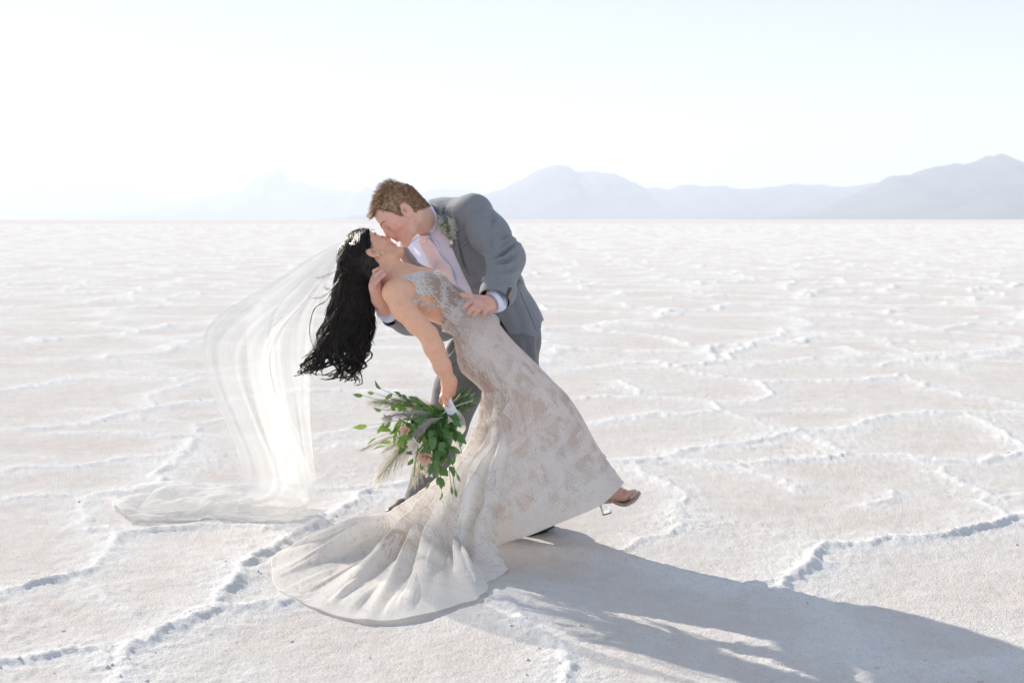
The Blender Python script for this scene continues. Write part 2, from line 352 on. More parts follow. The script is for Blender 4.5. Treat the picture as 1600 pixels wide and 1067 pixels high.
# ------------------------------------------------------------------ the salt flat
RIDGES = [  # outline of the salt ridges, (photo x, photo y) on the ground; strength
 ([(-60,930),(0,925),(60,910),(100,903),(125,893),(145,880),(165,868),(182,858),(188,845),(183,836),(215,828),(280,822),(330,815),(420,822)],1.0),
 ([(183,836),(170,825),(145,830),(130,810),(125,790),(140,775),(175,768),(215,760),(245,752),(300,755),(400,760),(500,765),(580,762),(650,752)],.7),
 ([(240,752),(245,738),(262,722),(280,705),(302,688)],1.0),
 ([(-40,735),(50,732),(110,730),(160,722),(200,716),(262,711)],.7),
 ([(175,1075),(180,1040),(200,1015),(250,997),(285,980),(330,957),(380,953),(450,945)],1.25),
 ([(335,956),(350,930),(372,905),(390,895),(400,880),(440,850),(480,825),(520,800),(560,785),(590,772)],1.25),
 ([(180,1035),(100,1018),(0,1030),(-60,1040)],.8),
 ([(118,903),(150,918),(175,940),(200,968),(240,1000)],.35),
 ([(-20,672),(60,670),(100,665),(150,660),(200,645),(250,635),(300,628),(360,628),(400,622),(470,610),(560,610),(640,612)],.8),
 ([(-20,614),(40,607),(70,600),(100,592),(150,588),(190,590),(240,592),(320,593),(420,592)],.8),
 ([(110,640),(160,643),(210,650),(245,657),(285,660)],.5),
 ([(90,680),(175,676),(240,680),(300,677),(340,681),(380,682),(480,680),(520,674),(580,668),(620,660)],.65),
 ([(-20,784),(60,774),(125,772)],.6),
 ([(0,708),(60,715),(110,730)],.3),
 ([(250,635),(235,615),(265,607),(300,598)],.6),
 ([(-20,566),(100,565),(160,560),(230,565),(300,562)],.5),
 ([(300,690),(310,665),(340,655),(380,652)],.4),
 ([(520,700),(560,690),(600,705),(640,700)],.3),
 ([(930,724),(987,720),(1044,714),(1075,703),(1119,694),(1171,690),(1206,682),(1254,671)],.8),
 ([(1254,671),(1307,672),(1337,666),(1377,655),(1416,648),(1455,644),(1504,646),(1569,646),(1620,648)],.8),
 ([(1254,671),(1289,686),(1311,697),(1316,708)],.6),
 ([(1044,716),(1100,722),(1149,728),(1215,720),(1272,714),(1315,708),(1381,712),(1434,718),(1469,721),(1521,723),(1556,714),(1591,699),(1574,677),(1552,661),(1512,650)],.75),
 ([(1434,718),(1473,738),(1504,751),(1534,769),(1556,782)],.5),
 ([(1149,728),(1180,735),(1215,748),(1241,761),(1260,772)],.5),
 ([(985,722),(1005,738),(1040,752),(1066,770),(1066,800),(1053,814),(1035,829),(1009,838),(992,850),(970,860)],.6),
 ([(1267,879),(1276,862),(1294,849),(1337,846),(1394,840),(1469,836),(1512,827),(1556,820),(1587,811),(1640,806)],1.2),
 ([(1587,811),(1560,800),(1534,783),(1565,774),(1610,770)],.6),
 ([(780,866),(840,860),(900,862),(944,870),(1009,886),(1075,903),(1145,914),(1215,912),(1245,892),(1267,879)],1.2),
 ([(1215,912),(1245,936),(1280,958),(1320,980),(1342,997),(1359,1024),(1425,1041),(1512,1045),(1640,1045)],1.3),
 ([(1385,765),(1378,780),(1366,793)],.5),
 ([(798,925),(820,960),(850,1000),(870,1030),(890,1070)],.7),
 ([(1057,573),(1097,570),(1140,561),(1138,552),(1162,546),(1180,535),(1219,526),(1224,515)],.9),
 ([(880,582),(944,574),(987,567),(1027,565),(1049,573),(1084,581),(1119,589),(1171,595),(1197,598),(1200,616),(1176,626),(1127,629),(1106,627),(1057,622),(996,620),(944,621),(900,622)],.7),
 ([(1197,598),(1272,595),(1337,595),(1399,586)],.8),
 ([(1140,561),(1158,563),(1232,567),(1294,567),(1368,570),(1425,563),(1464,559),(1512,562),(1620,565)],.7),
 ([(1125,629),(1127,642),(1097,646),(1057,651)],.7),([(1127,642),(1162,655),(1206,668),(1254,671)],.5),
 ([(940,662),(952,661),(987,653),(1031,645),(1057,651)],.8),
 ([(966,594),(990,605),(992,613),(990,620)],.6),([(1206,642),(1260,641),(1320,643)],.5),
 ([(1399,586),(1460,607),(1512,620),(1620,635)],.5),([(1464,559),(1425,550),(1372,532),(1337,515)],.5),
 ([(1200,535),(1267,534),(1372,533),(1482,533),(1560,540)],.5),
]
def ground_height(X, Y):
    """returns height and ridge mask (0..1)"""
    n = len(X); mask = np.zeros(n); hgt = np.zeros(n)
    wx = X+0.045*fbm2(X*3.1, Y*3.1, 3, 11)+0.012*fbm2(X*17, Y*17, 2, 31); wy = Y+0.06*fbm2(X*3.1+9, Y*3.1, 3, 12)+0.014*fbm2(X*17+5, Y*17, 2, 32)
    rough = fbm2(X*14, Y*14, 4, 21, 0.62); along = 0.75+0.35*fbm2(X*2.2+40, Y*2.2, 3, 41)
    near = (Y > 1.5) & (Y < 17)
    for line, st in RIDGES:
        L = np.array([G(*p)[:2] for p in line]); m0 = near & (X > L[:, 0].min()-.6) & (X < L[:, 0].max()+.6) & (Y > L[:, 1].min()-.6) & (Y < L[:, 1].max()+.6)
        ii = np.nonzero(m0)[0]
        if not len(ii): continue
        d, sd, _ = polydist(wx[ii], wy[ii], L)
        sc = 0.6+0.4*st
        far_w = 1+0.03*np.clip(Y[ii]-5, 0, 12)
        crest = np.exp(-(d/(0.026*sc*far_w))**2); skirt = np.exp(-(d/(0.125*sc*far_w))**1.6)
        lump = np.clip(along[ii]+0.10*rough[ii], 0.3, 1.5)
        hh = (1+.05*np.clip(Y[ii]-5.5, 0, 9))*st*(0.0130*crest*lump*(1+0.14*rough[ii])+0.009*skirt*(0.7+0.3*lump))
        hgt[ii] = np.maximum(hgt[ii], hh); mask[ii] = np.maximum(mask[ii], np.clip(skirt*0.85+crest*0.5, 0, 1)*min(1, st+.15))
    # the same network goes on into the distance, and beside the frame
    far = smooth(9.0, 13.0, Y)+smooth(0.40, 0.46, np.abs(X)/np.maximum(Y, .1))+(Y < 1.9); far = np.clip(far, 0, 1)
    ii = np.nonzero((far > 0) & (np.hypot(X, Y) < 420))[0]
    if len(ii):
        x, y = X[ii], Y[ii]; cs = 1.55
        px = (x+0.4*fbm2(x*.8, y*.8, 2, 51)+0.10*fbm2(x*3.5, y*3.5, 2, 57))/cs; py = (y+0.4*fbm2(x*.8+7, y*.8, 2, 52)+0.10*fbm2(x*3.5+7, y*3.5, 2, 58))/(cs*1.25)
        fx, fy = np.floor(px), np.floor(py); F1 = np.full(len(ii), 9.); F2 = np.full(len(ii), 9.)
        for a in (-1, 0, 1):
            for b in (-1, 0, 1):
                cx, cy = (fx+a).astype(np.int64), (fy+b).astype(np.int64); z = np.zeros_like(cx)
                d = np.hypot(px-cx-.1-.8*hash3(cx, cy, z, 61), py-cy-.1-.8*hash3(cx, cy, z, 62))
                F2 = np.minimum(F2, np.maximum(d, F1)); F1 = np.minimum(F1, d)
        e = (F2-F1)*cs*0.5; fw = 1+0.03*np.clip(y-8, 0, 40)
        al = np.clip(0.7+.7*fbm2(x*.9, y*.9, 3, 71), 0, 1.3)
        crest = np.exp(-(e/(0.045*fw))**2); skirt = np.exp(-(e/(0.15*fw))**1.5)
        lump = np.clip(al+0.08*rough[ii], 0.15, 1.3)
        hh = far[ii]*(0.015*crest*lump*(1+.12*rough[ii])+0.008*skirt)*(1+.07*np.clip(y-9, 0, 14))/(1+(y/50)**2)
        hgt[ii] = np.maximum(hgt[ii], hh); mask[ii] = np.maximum(mask[ii], far[ii]*np.clip(skirt*.7+crest*lump*.5, 0, 1))
    # granular crust
    fade = 1/(1+(np.hypot(X, Y)/16)**2)
    crust = 0.0030*fbm2(X*6, Y*6, 3, 81)+0.0026*fbm2(X*38, Y*38, 3, 83, .6)*(0.5+1.1*mask)+0.006*fbm2(X*.7, Y*.7, 2, 85)
    patch_ = smooth(0.15, .6, fbm2(X*1.3+3, Y*1.3, 3, 87))
    crust = crust+0.004*patch_*np.abs(fbm2(X*22, Y*22, 3, 88, .6))
    return hgt+crust*fade-0.004, np.clip(mask+0.35*patch_*(0.4+.6*rough), 0, 1)

dense = np.linspace(-23.5, 23.5, 740); coarse = np.linspace(24, 336, 66)[1:-1]
ang = np.radians(np.concatenate([dense, coarse])); NA = len(ang)
inv = np.concatenate([np.linspace(1/2.55, 1/24, 480), np.linspace(1/25, 1/160, 64), 1/np.geomspace(175, 28000, 40)]); rad = np.concatenate([[0.25, 0.7, 1.2, 1.7, 2.1, 2.35], 1/inv]); NR = len(rad)
Rg, Ag = np.meshgrid(rad, ang, indexing='ij'); gx, gy = (Rg*np.sin(ang)[None, :]).ravel(), (Rg*np.cos(ang)[None, :]).ravel()
gz, gm = ground_height(gx, gy)
Vg = np.stack([gx, gy, gz], 1); Vg = np.vstack([Vg, [[0, 0, 0]]]); gm = np.append(gm, 0)
Fg = gridfaces(NR, NA, True)[:, ::-1]; j = np.arange(NA); cf = np.stack([np.full(NA, NR*NA), (j+1) % NA, j], 1)
def zground(x, y):
    return float(ground_height(np.array([x]), np.array([y]))[0][0])
m, nt, b = mat("salt_crust"); L = nt.links
tc = nd(nt, 'ShaderNodeTexCoord'); at = nd(nt, 'ShaderNodeAttribute', attribute_name='ridge')
def noise(scale, det=4, rough=.6):
    n = nd(nt, 'ShaderNodeTexNoise'); n.inputs['Scale'].default_value = scale; n.inputs['Detail'].default_value = det; n.inputs['Roughness'].default_value = rough; L.new(tc.outputs['Object'], n.inputs['Vector']); return n
nA, nB, nC, nD = noise(1.1, 5), noise(9, 5, .7), noise(120, 3, .7), noise(420, 2, .7)
r1 = nd(nt, 'ShaderNodeMapRange'); r1.inputs[1].default_value = .35; r1.inputs[2].default_value = .68; L.new(nA.outputs[0], r1.inputs[0])
c1 = nd(nt, 'ShaderNodeMix', data_type='RGBA'); c1.inputs[6].default_value = (.655, .605, .565, 1); c1.inputs[7].default_value = (.70, .672, .648, 1); L.new(r1.outputs[0], c1.inputs[0])
r2 = nd(nt, 'ShaderNodeMapRange'); r2.inputs[1].default_value = .42; r2.inputs[2].default_value = .72; L.new(nB.outputs[0], r2.inputs[0])
mu = nd(nt, 'ShaderNodeMath', operation='MULTIPLY'); mu.inputs[1].default_value = .55; L.new(r2.outputs[0], mu.inputs[0])
ad = nd(nt, 'ShaderNodeMath', operation='ADD', use_clamp=True); L.new(mu.outputs[0], ad.inputs[0]); L.new(at.outputs['Fac'], ad.inputs[1])
c2 = nd(nt, 'ShaderNodeMix', data_type='RGBA'); L.new(ad.outputs[0], c2.inputs[0]); L.new(c1.outputs[2], c2.inputs[6]); c2.inputs[7].default_value = (.765, .76, .755, 1)
r3 = nd(nt, 'ShaderNodeMapRange'); r3.inputs[1].default_value = .25; r3.inputs[2].default_value = .5; r3.inputs[3].default_value = .78; L.new(nC.outputs[0], r3.inputs[0])
c3 = nd(nt, 'ShaderNodeMix', data_type='RGBA', blend_type='MULTIPLY'); c3.inputs[0].default_value = 1; L.new(c2.outputs[2], c3.inputs[6]); L.new(r3.outputs[0], c3.inputs[7]); L.new(c3.outputs[2], b.inputs['Base Color'])
b.inputs['Roughness'].default_value = .9; b.inputs['Specular IOR Level'].default_value = 0.0
bp = nd(nt, 'ShaderNodeBump'); bp.inputs['Strength'].default_value = .8; bp.inputs['Distance'].default_value = .009; L.new(nC.outputs[0], bp.inputs['Height'])
bq = nd(nt, 'ShaderNodeBump'); bq.inputs['Strength'].default_value = .6; bq.inputs['Distance'].default_value = .002; L.new(nD.outputs[0], bq.inputs['Height']); L.new(bp.outputs[0], bq.inputs['Normal']); L.new(bq.outputs[0], b.inputs['Normal'])
M_salt = m
o = mk('salt_flat', Vg, [Fg, cf], M_salt, attrs={'ridge': gm}); o['kind'] = 'structure'

# loose lumps of salt scattered along the ridges
N = 1300; lx = RNG.uniform(-.42, .42, N); ly = 1/RNG.uniform(1/14., 1/2.9, N); lx = lx*ly; hz, hm = ground_height(lx, ly)
pk = RNG.rand(N) < (0.08+hm**1.5); lx, ly, hz = lx[pk], ly[pk], hz[pk]
oc = np.array([[1, 0, 0], [-.9, .1, 0], [0, 1, .1], [.1, -1, 0], [0, 0, .8], [0, .1, -.6]]); of = np.array([[0, 2, 4], [2, 1, 4], [1, 3, 4], [3, 0, 4], [2, 0, 5], [1, 2, 5], [3, 1, 5], [0, 3, 5]])
s_ = RNG.gamma(2.0, .0016, len(lx)).clip(.0015, .008); V = oc[None]*(s_[:, None, None]*RNG.uniform(.6, 1.3, (len(lx), 6, 3)))
a_ = RNG.uniform(0, 6.28, len(lx)); ca, sa = np.cos(a_)[:, None], np.sin(a_)[:, None]; V = np.stack([V[..., 0]*ca-V[..., 1]*sa, V[..., 0]*sa+V[..., 1]*ca, V[..., 2]], -1)
V += np.stack([lx, ly, hz+s_*.2], 1)[:, None]; ff = (of[None]+6*np.arange(len(lx))[:, None, None]).reshape(-1, 3)
o = mk('salt_crumbs', V.reshape(-1, 3), [ff], M_salt, smooth_=False, attrs={'ridge': np.ones(len(lx)*6)}); o['kind'] = 'stuff'; o['label'] = 'loose white salt crumbs scattered over the crust'; o['category'] = 'salt'

# ------------------------------------------------------------------ mountains
m, nt, b = mat("mountain_rock"); L = nt.links
tc = nd(nt, 'ShaderNodeTexCoord'); n = nd(nt, 'ShaderNodeTexNoise'); n.inputs['Scale'].default_value = .004; n.inputs['Detail'].default_value = 8; L.new(tc.outputs['Object'], n.inputs['Vector'])
mx = nd(nt, 'ShaderNodeMix', data_type='RGBA'); mx.inputs[6].default_value = (.05, .05, .055, 1); mx.inputs[7].default_value = (.13, .12, .12, 1); L.new(n.outputs[0], mx.inputs[0]); L.new(mx.outputs[2], b.inputs['Base Color']); b.inputs['Roughness'].default_value = .95
M_rock = m
def mountain(crest, D, depth, seed, x0, x1, foot=None, jag=1.0):
    crest = np.array(crest, float); xs = np.linspace(x0, x1, int((x1-x0)/3)); n = len(xs); m_ = 46
    ys = np.interp(xs, crest[:, 0], crest[:, 1])+jag*1.6*fbm2(xs/16., xs*0+seed, 4, seed)
    hc = (343-ys)/F*D; hc = np.maximum(hc, 0)*np.minimum(1, smooth(x0, x0+(60 if foot else 1), xs))
    V = np.zeros((m_, n, 3)); ts = np.linspace(-1, 1, m_)
    for i, t in enumerate(ts):
        Yd = D+t*depth; X = (xs-800)/F*D*(1+0.0*t)
        base = (1-abs(t))**1.15; rid = fbm2(X/520., np.full(n, Yd)/700., 5, seed+5, .55)
        h_ = hc*np.clip(base*(1+0.30*(1-base)*rid*2.2), 0, None)-2+0*X
        h_ = np.where(abs(t) > .995, -3, h_)
        V[i] = np.stack([X, np.full(n, Yd)+120*rid*(1-base), h_], 1)
    o = mk('mountain', V.reshape(-1, 3), [gridfaces(m_, n)], M_rock); o['kind'] = 'structure'; return o
mountain([(-300,300),(-100,286),(0,281),(60,280),(200,290),(240,305),(290,313),(340,318),(420,324),(520,330)], 25500, 3200, 3, -420, 640)
mountain([(120,340),(240,322),(290,312),(330,302),(375,297),(390,285),(405,272),(425,263),(438,264),(447,273),(457,285),(468,283),(480,286),(500,291),(520,296),(555,298),(573,290),(585,297),(610,301),(650,300),(690,293),(730,296),(760,303),(800,315),(900,330)], 18500, 2800, 7, 60, 960, foot=1)
mountain([(520,342),(600,330),(700,315),(760,303),(790,292),(815,279),(845,263),(870,255),(885,256),(900,266),(940,266),(960,269),(985,281),(1010,291),(1045,293),(1062,287),(1082,284),(1100,288),(1130,286),(1150,293),(1200,291),(1235,284),(1260,286),(1285,287),(1320,292),(1345,288),(1375,284),(1500,300),(1700,320)], 13000, 2400, 13, 480, 1760, foot=1)
mountain([(1120,343),(1200,340),(1260,334),(1290,325),(1330,305),(1350,296),(1375,284),(1385,276),(1392,270),(1405,272),(1420,271),(1445,261),(1455,260),(1462,256),(1500,253),(1520,252),(1535,246),(1545,241),(1552,242),(1563,237),(1580,246),(1600,255),(1640,262),(1700,258),(1800,275),(1950,300)], 9000, 1700, 21, 1110, 2000, foot=1)
mountain([(1400,343),(1470,333),(1510,322),(1550,306),(1575,309),(1620,318),(1700,330)], 7600, 700, 29, 1380, 1800, foot=1, jag=.6)

# ------------------------------------------------------------------ hazy summer air
hm_ = bpy.data.materials.new("dry_haze"); hm_.use_nodes = True; nt = hm_.node_tree; nt.nodes.clear()
pv = nt.nodes.new('ShaderNodeVolumePrincipled'); mo = nt.nodes.new('ShaderNodeOutputMaterial'); nt.links.new(pv.outputs[0], mo.inputs['Volume'])
pv.inputs['Color'].default_value = (.79,.87,.98, 1); pv.inputs['Density'].default_value = 1.12e-4; pv.inputs['Anisotropy'].default_value = 0.06
R_ = 29500; zt = 620; zb = -4
V = [(x*R_, y*R_, z) for z in (zb, zt) for x, y in ((-1, -1), (1, -1), (1, 1), (-1, 1))]
o = mk('haze', V, [np.array([[0, 3, 2, 1], [4, 5, 6, 7], [0, 1, 5, 4], [1, 2, 6, 5], [2, 3, 7, 6], [3, 0, 4, 7]])], hm_, smooth_=False); o['kind'] = 'stuff'
# ------------------------------------------------------------------ people: shared pieces
def skin(name, rough=.48):
    m, nt, b = mat(name); L = nt.links; at = nd(nt, 'ShaderNodeAttribute', attribute_name='Col')
    tc = nd(nt, 'ShaderNodeTexCoord'); n = nd(nt, 'ShaderNodeTexNoise'); n.inputs['Scale'].default_value = 45; n.inputs['Detail'].default_value = 5; L.new(tc.outputs['Object'], n.inputs['Vector'])
    r = nd(nt, 'ShaderNodeMapRange'); r.inputs[3].default_value = .86; r.inputs[4].default_value = 1.12; L.new(n.outputs[0], r.inputs[0])
    mx = nd(nt, 'ShaderNodeMix', data_type='RGBA', blend_type='MULTIPLY'); mx.inputs[0].default_value = 1; L.new(at.outputs['Color'], mx.inputs[6]); L.new(r.outputs[0], mx.inputs[7]); L.new(mx.outputs[2], b.inputs['Base Color'])
    b.inputs['Subsurface Weight'].default_value = .35; b.inputs['Subsurface Radius'].default_value = (.012, .005, .003); b.inputs['Subsurface Scale'].default_value = .6
    b.inputs['Roughness'].default_value = rough; b.inputs['Specular IOR Level'].default_value = .35
    n2 = nd(nt, 'ShaderNodeTexNoise'); n2.inputs['Scale'].default_value = 380; L.new(tc.outputs['Object'], n2.inputs['Vector'])
    bp = nd(nt, 'ShaderNodeBump'); bp.inputs['Strength'].default_value = .15; bp.inputs['Distance'].default_value = .001; L.new(n2.outputs[0], bp.inputs['Height']); L.new(bp.outputs[0], b.inputs['Normal'])
    return m
def frame(f, u):
    f = nrm(f); u = np.asarray(u, float); u = nrm(u-f*(u@f)); s = np.cross(f, u); return np.stack([f, u, s])   # rows f,u,s
def head(Fd, C, A, sc=1.0, male=True):
    """A rows: face, crown, side"""
    def W_(f, u, s): return C+sc*(f*A[0]+u*A[1]+s*A[2])
    def ell(c, r, k=.012, op='u', R=None): Fd.ell(W_(*c), np.array(r)*sc, A if R is None else R@A, k*sc, op)
    def cone(a, b, ra, rb, k=.01, n=None, f=1.0, op='u'): Fd.cone(W_(*a), W_(*b), ra*sc, rb*sc, k*sc, n, f, op)
    ell((-.010, .045, 0), (.098, .084, .075), .02)
    ell((.035, .048, 0), (.060, .056, .064), .03)
    ell((.035, -.022, 0), (.053, .066, .057 if male else .052), .03)
    jw = .056 if male else .046
    for s in (-1, 1):
        cone((.000, -.035, jw*s), (.030, -.078, jw*.86*s), .017, .016, .022)
        cone((.030, -.078, jw*.86*s), (.080, -.094 if male else -.090, .016*s), .016, .017, .02)
        ell((.062, -.012, .040*s), (.025, .020, .022), .02)                      # cheekbone
    ell((.062, -.050, 0), (.034, .040, .034), .02)
    ell((.084, -.093 if male else -.089, 0), (.017, .016, .020), .015)            # chin
    cone((.084, .029, -.032), (.092, .026, 0), .010, .012, .014); cone((.084, .029, .032), (.092, .026, 0), .010, .012, .014)
    for s in (-1, 1):
        ell((.103, .008, .031*s), (.016, .012, .017), .014, 's')
        ell((.078, .007, .031*s), (.0145, .0135, .0150), .003)                    # closed lids
        cone((.0905, .004, .020*s), (.0880, .003, .044*s), .0012, .0010, .002, op='s')
    cone((.094, .020, 0), (.113, -.020, 0), .0085, .0105, .012); ell((.098, -.012, 0), (.016, .026, .015), .01); ell((.094, -.038, 0), (.012, .018, .016), .01)                   # nose
    for s in (-1, 1): ell((.103, -.026, .0115*s), (.013, .009, .0085), .008)
    for s in (-1, 1): ell((.110, -.033, .006*s), (.005, .003, .003), .002, 's')
    cone((.1005, -.047, -.014), (.1030, -.0455, 0), .0045, .0058, .006); cone((.1005, -.047, .014), (.1030, -.0455, 0), .0045, .0058, .006)
    cone((.0985, -.060, -.012), (.1015, -.0605, 0), .0050, .0066, .006); cone((.0985, -.060, .012), (.1015, -.0605, 0), .0050, .0066, .006)
    cone((.098, -.0530, -.024), (.108, -.0530, 0), .0013, .0018, .003, op='s'); cone((.098, -.0530, .024), (.108, -.0530, 0), .0013, .0018, .003, op='s')
    for s in (-1, 1):                                                            # ears
        n = A[2]
        cc = (-.012, -.002, .079*s)
        ell(cc, (.019, .032, .006), .006, 'u', np.array([[.97, .22, .12*s], [-.22, .97, 0], [-.12*s, 0, .99]]))
        ell((-.008, .000, .0870*s), (.0105, .0175, .0080), .002, 's')
        cone((.006, .004, .080*s), (.007, -.012, .080*s), .0045, .004, .003)      # tragus
        ell((.000, -.028, .079*s), (.008, .010, .006), .004)
    return W_
def palm(Fd, wrist, mcps, r0, rm, k=.012, flat_n=None, f=.62):
    for m_ in mcps: Fd.cone(wrist, m_, r0, rm, k, flat_n, f)
    for a, b_ in zip(mcps[:-1], mcps[1:]): Fd.cone(a, b_, rm, rm, k*.6)
def finger(Fd, pts, r, k=.003):
    rs = np.linspace(r, r*.78, len(pts)); Fd.limb(pts, rs, k)
    for p, q in zip(pts[1:-1], rs[1:-1]): Fd.ell(p, [q*1.06]*3, None, .003)       # knuckles
def local(V, C, A, sc): q = (V-C)/sc; return q@A.T
def tint(base, V, C, A, sc, lips, cheek, ckamt):
    q = local(V, C, A, sc); col = np.tile(np.array(base, float), (len(V), 1)); inside = (np.linalg.norm(q, axis=1) < .17)
    def blend(c, w): nonlocal col; w = (w*inside)[:, None]; col = col*(1-w)+np.array(c)*w
    g = lambda c, r: np.exp(-(((q-np.array(c))/np.array(r))**2).sum(1))
    blend(cheek, ckamt*np.clip(g((.06, -.02, .045), (.05, .035, .03))+g((.06, -.02, -.045), (.05, .035, .03))+.8*g((.115, -.02, 0), (.02, .02, .02)), 0, 1))
    blend(cheek, .8*ckamt*(g((-.012, 0, .085), (.02, .035, .02))+g((-.012, 0, -.085), (.02, .035, .02))))
    blend(tuple(np.array(base)*np.array([.55, .42, .38])), .75*(g((-.006, -.001, .084), (.009, .014, .012))+g((-.006, -.001, -.084), (.009, .014, .012))))  # recess shade of the ear hollows, painted into the skin colour
    blend(lips, .9*np.clip(g((.102, -.053, 0), (.012, .0115, .022))*1.4, 0, 1))
    return col
def strip(pts, r, name, mt, parent, n=24, ns=6):
    pp = catmull(pts, n); V, fs = tubes(pp[None], np.full((1, n), r), ns); return mk(name, V, fs, mt, parent)

# palette
M_skin_m = skin('fair_skin'); M_skin_f = skin('tan_skin', .42)
M_suit = cloth('grey_worsted', (.170, .182, .200), (.285, .298, .320), 520, .82, .25, .15, weave=(1, 1, .35), noise_scale=16)
M_trou = cloth('grey_trouser_wool', (.125, .127, .132), (.205, .205, .21), 520, .85, .25, .15, weave=(1, 1, .35), noise_scale=14)
M_shirt = cloth('white_cotton', (.70, .76, 1.0), (.78, .84, 1.0), 500, .8, .08, .05, noise_scale=11)
M_tie = cloth('blush_satin', (.85, .79, .88), (.90, .85, .93), 700, .38, .05, .1, noise_scale=9)
M_belt = plain('brown_leather', (.10, .045, .025), .4); M_shoe = plain('dark_brown_leather', (.085, .045, .035), .35)
M_button = plain('horn_button', (.06, .035, .025), .25, scale=300, var=.5); M_ring = plain('silver_ring', (.75, .72, .68), .15, 1.0)
M_seam = plain('dark_seam_thread', (.055, .065, .075), .9)
M_sole = plain('black_sole', (.02, .018, .017), .6)

# ------------------------------------------------------------------ the groom
gx0 = G(740, 818)
GS = .845
man = empty('person', (float(gx0[0]), float(gx0[1]), 0.0), 'groom in a grey suit bending over the bride, one hand on her waist', 'person')
CG = P(629.5, 334.5, 5.165); AG = frame((-.66, -.16, -.72), (-.72, .02, .69)); AG[2] *= -1 if AG[2][1] > 0 else 1    # side axis points to the camera
T_ = nrm((-.60, -.10, .79)); Lf = nrm((.56, -.76, .34)); Lf = nrm(Lf-T_*(Lf@T_)); Nf = np.cross(Lf, T_); Nf = Nf if Nf[0] < 0 else -Nf
AX = np.stack([Lf, Nf, T_])
chest = P(712, 388, 5.42); belly = P(757, 450, 5.46); pelvis = P(792, 515, 5.48)
shL, shR = P(741, 336, 5.27), P(655, 386, 5.53)
elL, wrL = P(789, 408, 5.12), P(768, 474, 4.985)
elR, wrR = P(690, 503, 5.42), P(606, 486, 5.21)
hipL, hipR = P(800, 540, 5.42), P(752, 536, 5.56)
knL, anL = P(815, 690, 5.22), P(842, 815, 5.37)
knR, anR = P(697, 664, 5.50), P(655, 792, 5.62)
def torso(Fd, g=0.0, skirt=None):
    Fd.ell(chest, (.172+g, .118+g, .198+g), AX, .03)
    Fd.ell(P(694, 356, 5.42), (.150+g, .083+g, .065+g), AX, .05)
    Fd.cone(shL, shR, .058+g, .060+g, .05)
    Fd.ell(belly, (.160+g, .112+g, .17+g), AX, .06)
    Fd.ell(pelvis, (.150+g, .115+g, .14+g), AX, .05)
Fd = Field(P(560, 270, 5.2)-np.array([.03, .45, 1.10]), P(850, 270, 5.5)+np.array([.06, .25, .03]), .0041)
neckb = P(676, 352, 5.38)
Wg = head(Fd, CG, AG, GS, True)
Fd.cone(Wg(-.035, -.02, 0), P(668, 347, 5.34), .055, .046, .03); Fd.cone(Wg(.000, -.045, 0), P(660, 350, 5.30), .032, .034, .03)
torso(Fd, -.012)
Fd.limb([shL, elL, wrL], [.055, .042, .028], .03); Fd.limb([shR, elR, wrR], [.055, .042, .028], .03)
Fd.limb([hipL, knL, anL], [.075, .045, .034], .03); Fd.limb([P(742, 556, 5.52), P(716, 608, 5.50), knR, anR], [.07, .06, .045, .034], .03)
for an, to in ((anL, G(846, 833)), (anR, P(624, 806, 5.56))): Fd.cone(an, to+np.array([0, 0, .03]), .035, .028, .02)
# near hand, spread on her waist
wr = P(767, 474, 4.99); PH = lambda x, y, Y: P(x, y, Y)
mc = [PH(741.5, 470, 4.925), PH(748.5, 472.5, 4.915), PH(755, 477, 4.915), PH(761.5, 481.5, 4.925)]
palm(Fd, wr, mc, .026, .0115, .012, (0, 1, 0), .75); Fd.cone(P(762, 470, 4.95), P(746, 467, 4.945), .018, .012, .012)
finger(Fd, [mc[0], PH(731, 475, 4.913), PH(725, 481.5, 4.925)], .0098); finger(Fd, [mc[1], PH(739.5, 481, 4.90), PH(732.5, 489.5, 4.918)], .0100)
finger(Fd, [mc[2], PH(747, 485, 4.902), PH(740.5, 492.5, 4.918)], .0096); finger(Fd, [mc[3], PH(757.5, 488, 4.912), PH(754.5, 495, 4.925)], .0086)
finger(Fd, [P(752, 468, 4.95), PH(736, 463.5, 4.94), PH(722.5, 460.5, 4.945)], .0115, .006)
# far hand, at the back of her neck
w2 = P(601, 484, 5.19); m2 = [P(586, 432, 5.02), P(584, 438, 5.01), P(583.5, 445, 5.00), P(584, 453, 5.0)]
Fd.limb([wrR, w2], [.028, .027], .01); palm(Fd, P(596, 474, 5.12), m2, .027, .0115, .012, (1, .3, 0), .9); Fd.cone(w2, P(592, 466, 5.09), .028, .026, .02); Fd.cone(P(592, 468, 5.06), P(587, 448, 5.0), .026, .022, .015)
finger(Fd, [m2[0], P(585, 424, 4.985), P(591.5, 419.5, 4.975)], .0088); finger(Fd, [m2[1], P(587.5, 430.5, 4.965), P(598.5, 421.5, 4.963)], .0092)
finger(Fd, [m2[2], P(590, 437.5, 4.955), P(601, 428.5, 4.955)], .0092); finger(Fd, [m2[3], P(586, 443, 4.945), P(593, 436.5, 4.945)], .0085)
V, Fq = Fd.mesh(); V = relax(V, Fq, 2, .4)
col = tint((.82, .51, .41), V, CG, AG, GS, (.58, .24, .21), (.80, .36, .29), .7)
ql = local(V, CG, AG, GS)
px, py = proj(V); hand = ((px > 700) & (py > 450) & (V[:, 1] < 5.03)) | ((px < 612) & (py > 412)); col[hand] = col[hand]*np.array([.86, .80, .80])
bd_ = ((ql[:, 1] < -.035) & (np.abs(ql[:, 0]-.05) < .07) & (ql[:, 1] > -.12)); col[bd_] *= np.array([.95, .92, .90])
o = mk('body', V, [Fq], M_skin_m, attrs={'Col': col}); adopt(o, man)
Vman, Fman, qman = V, Fq, ql
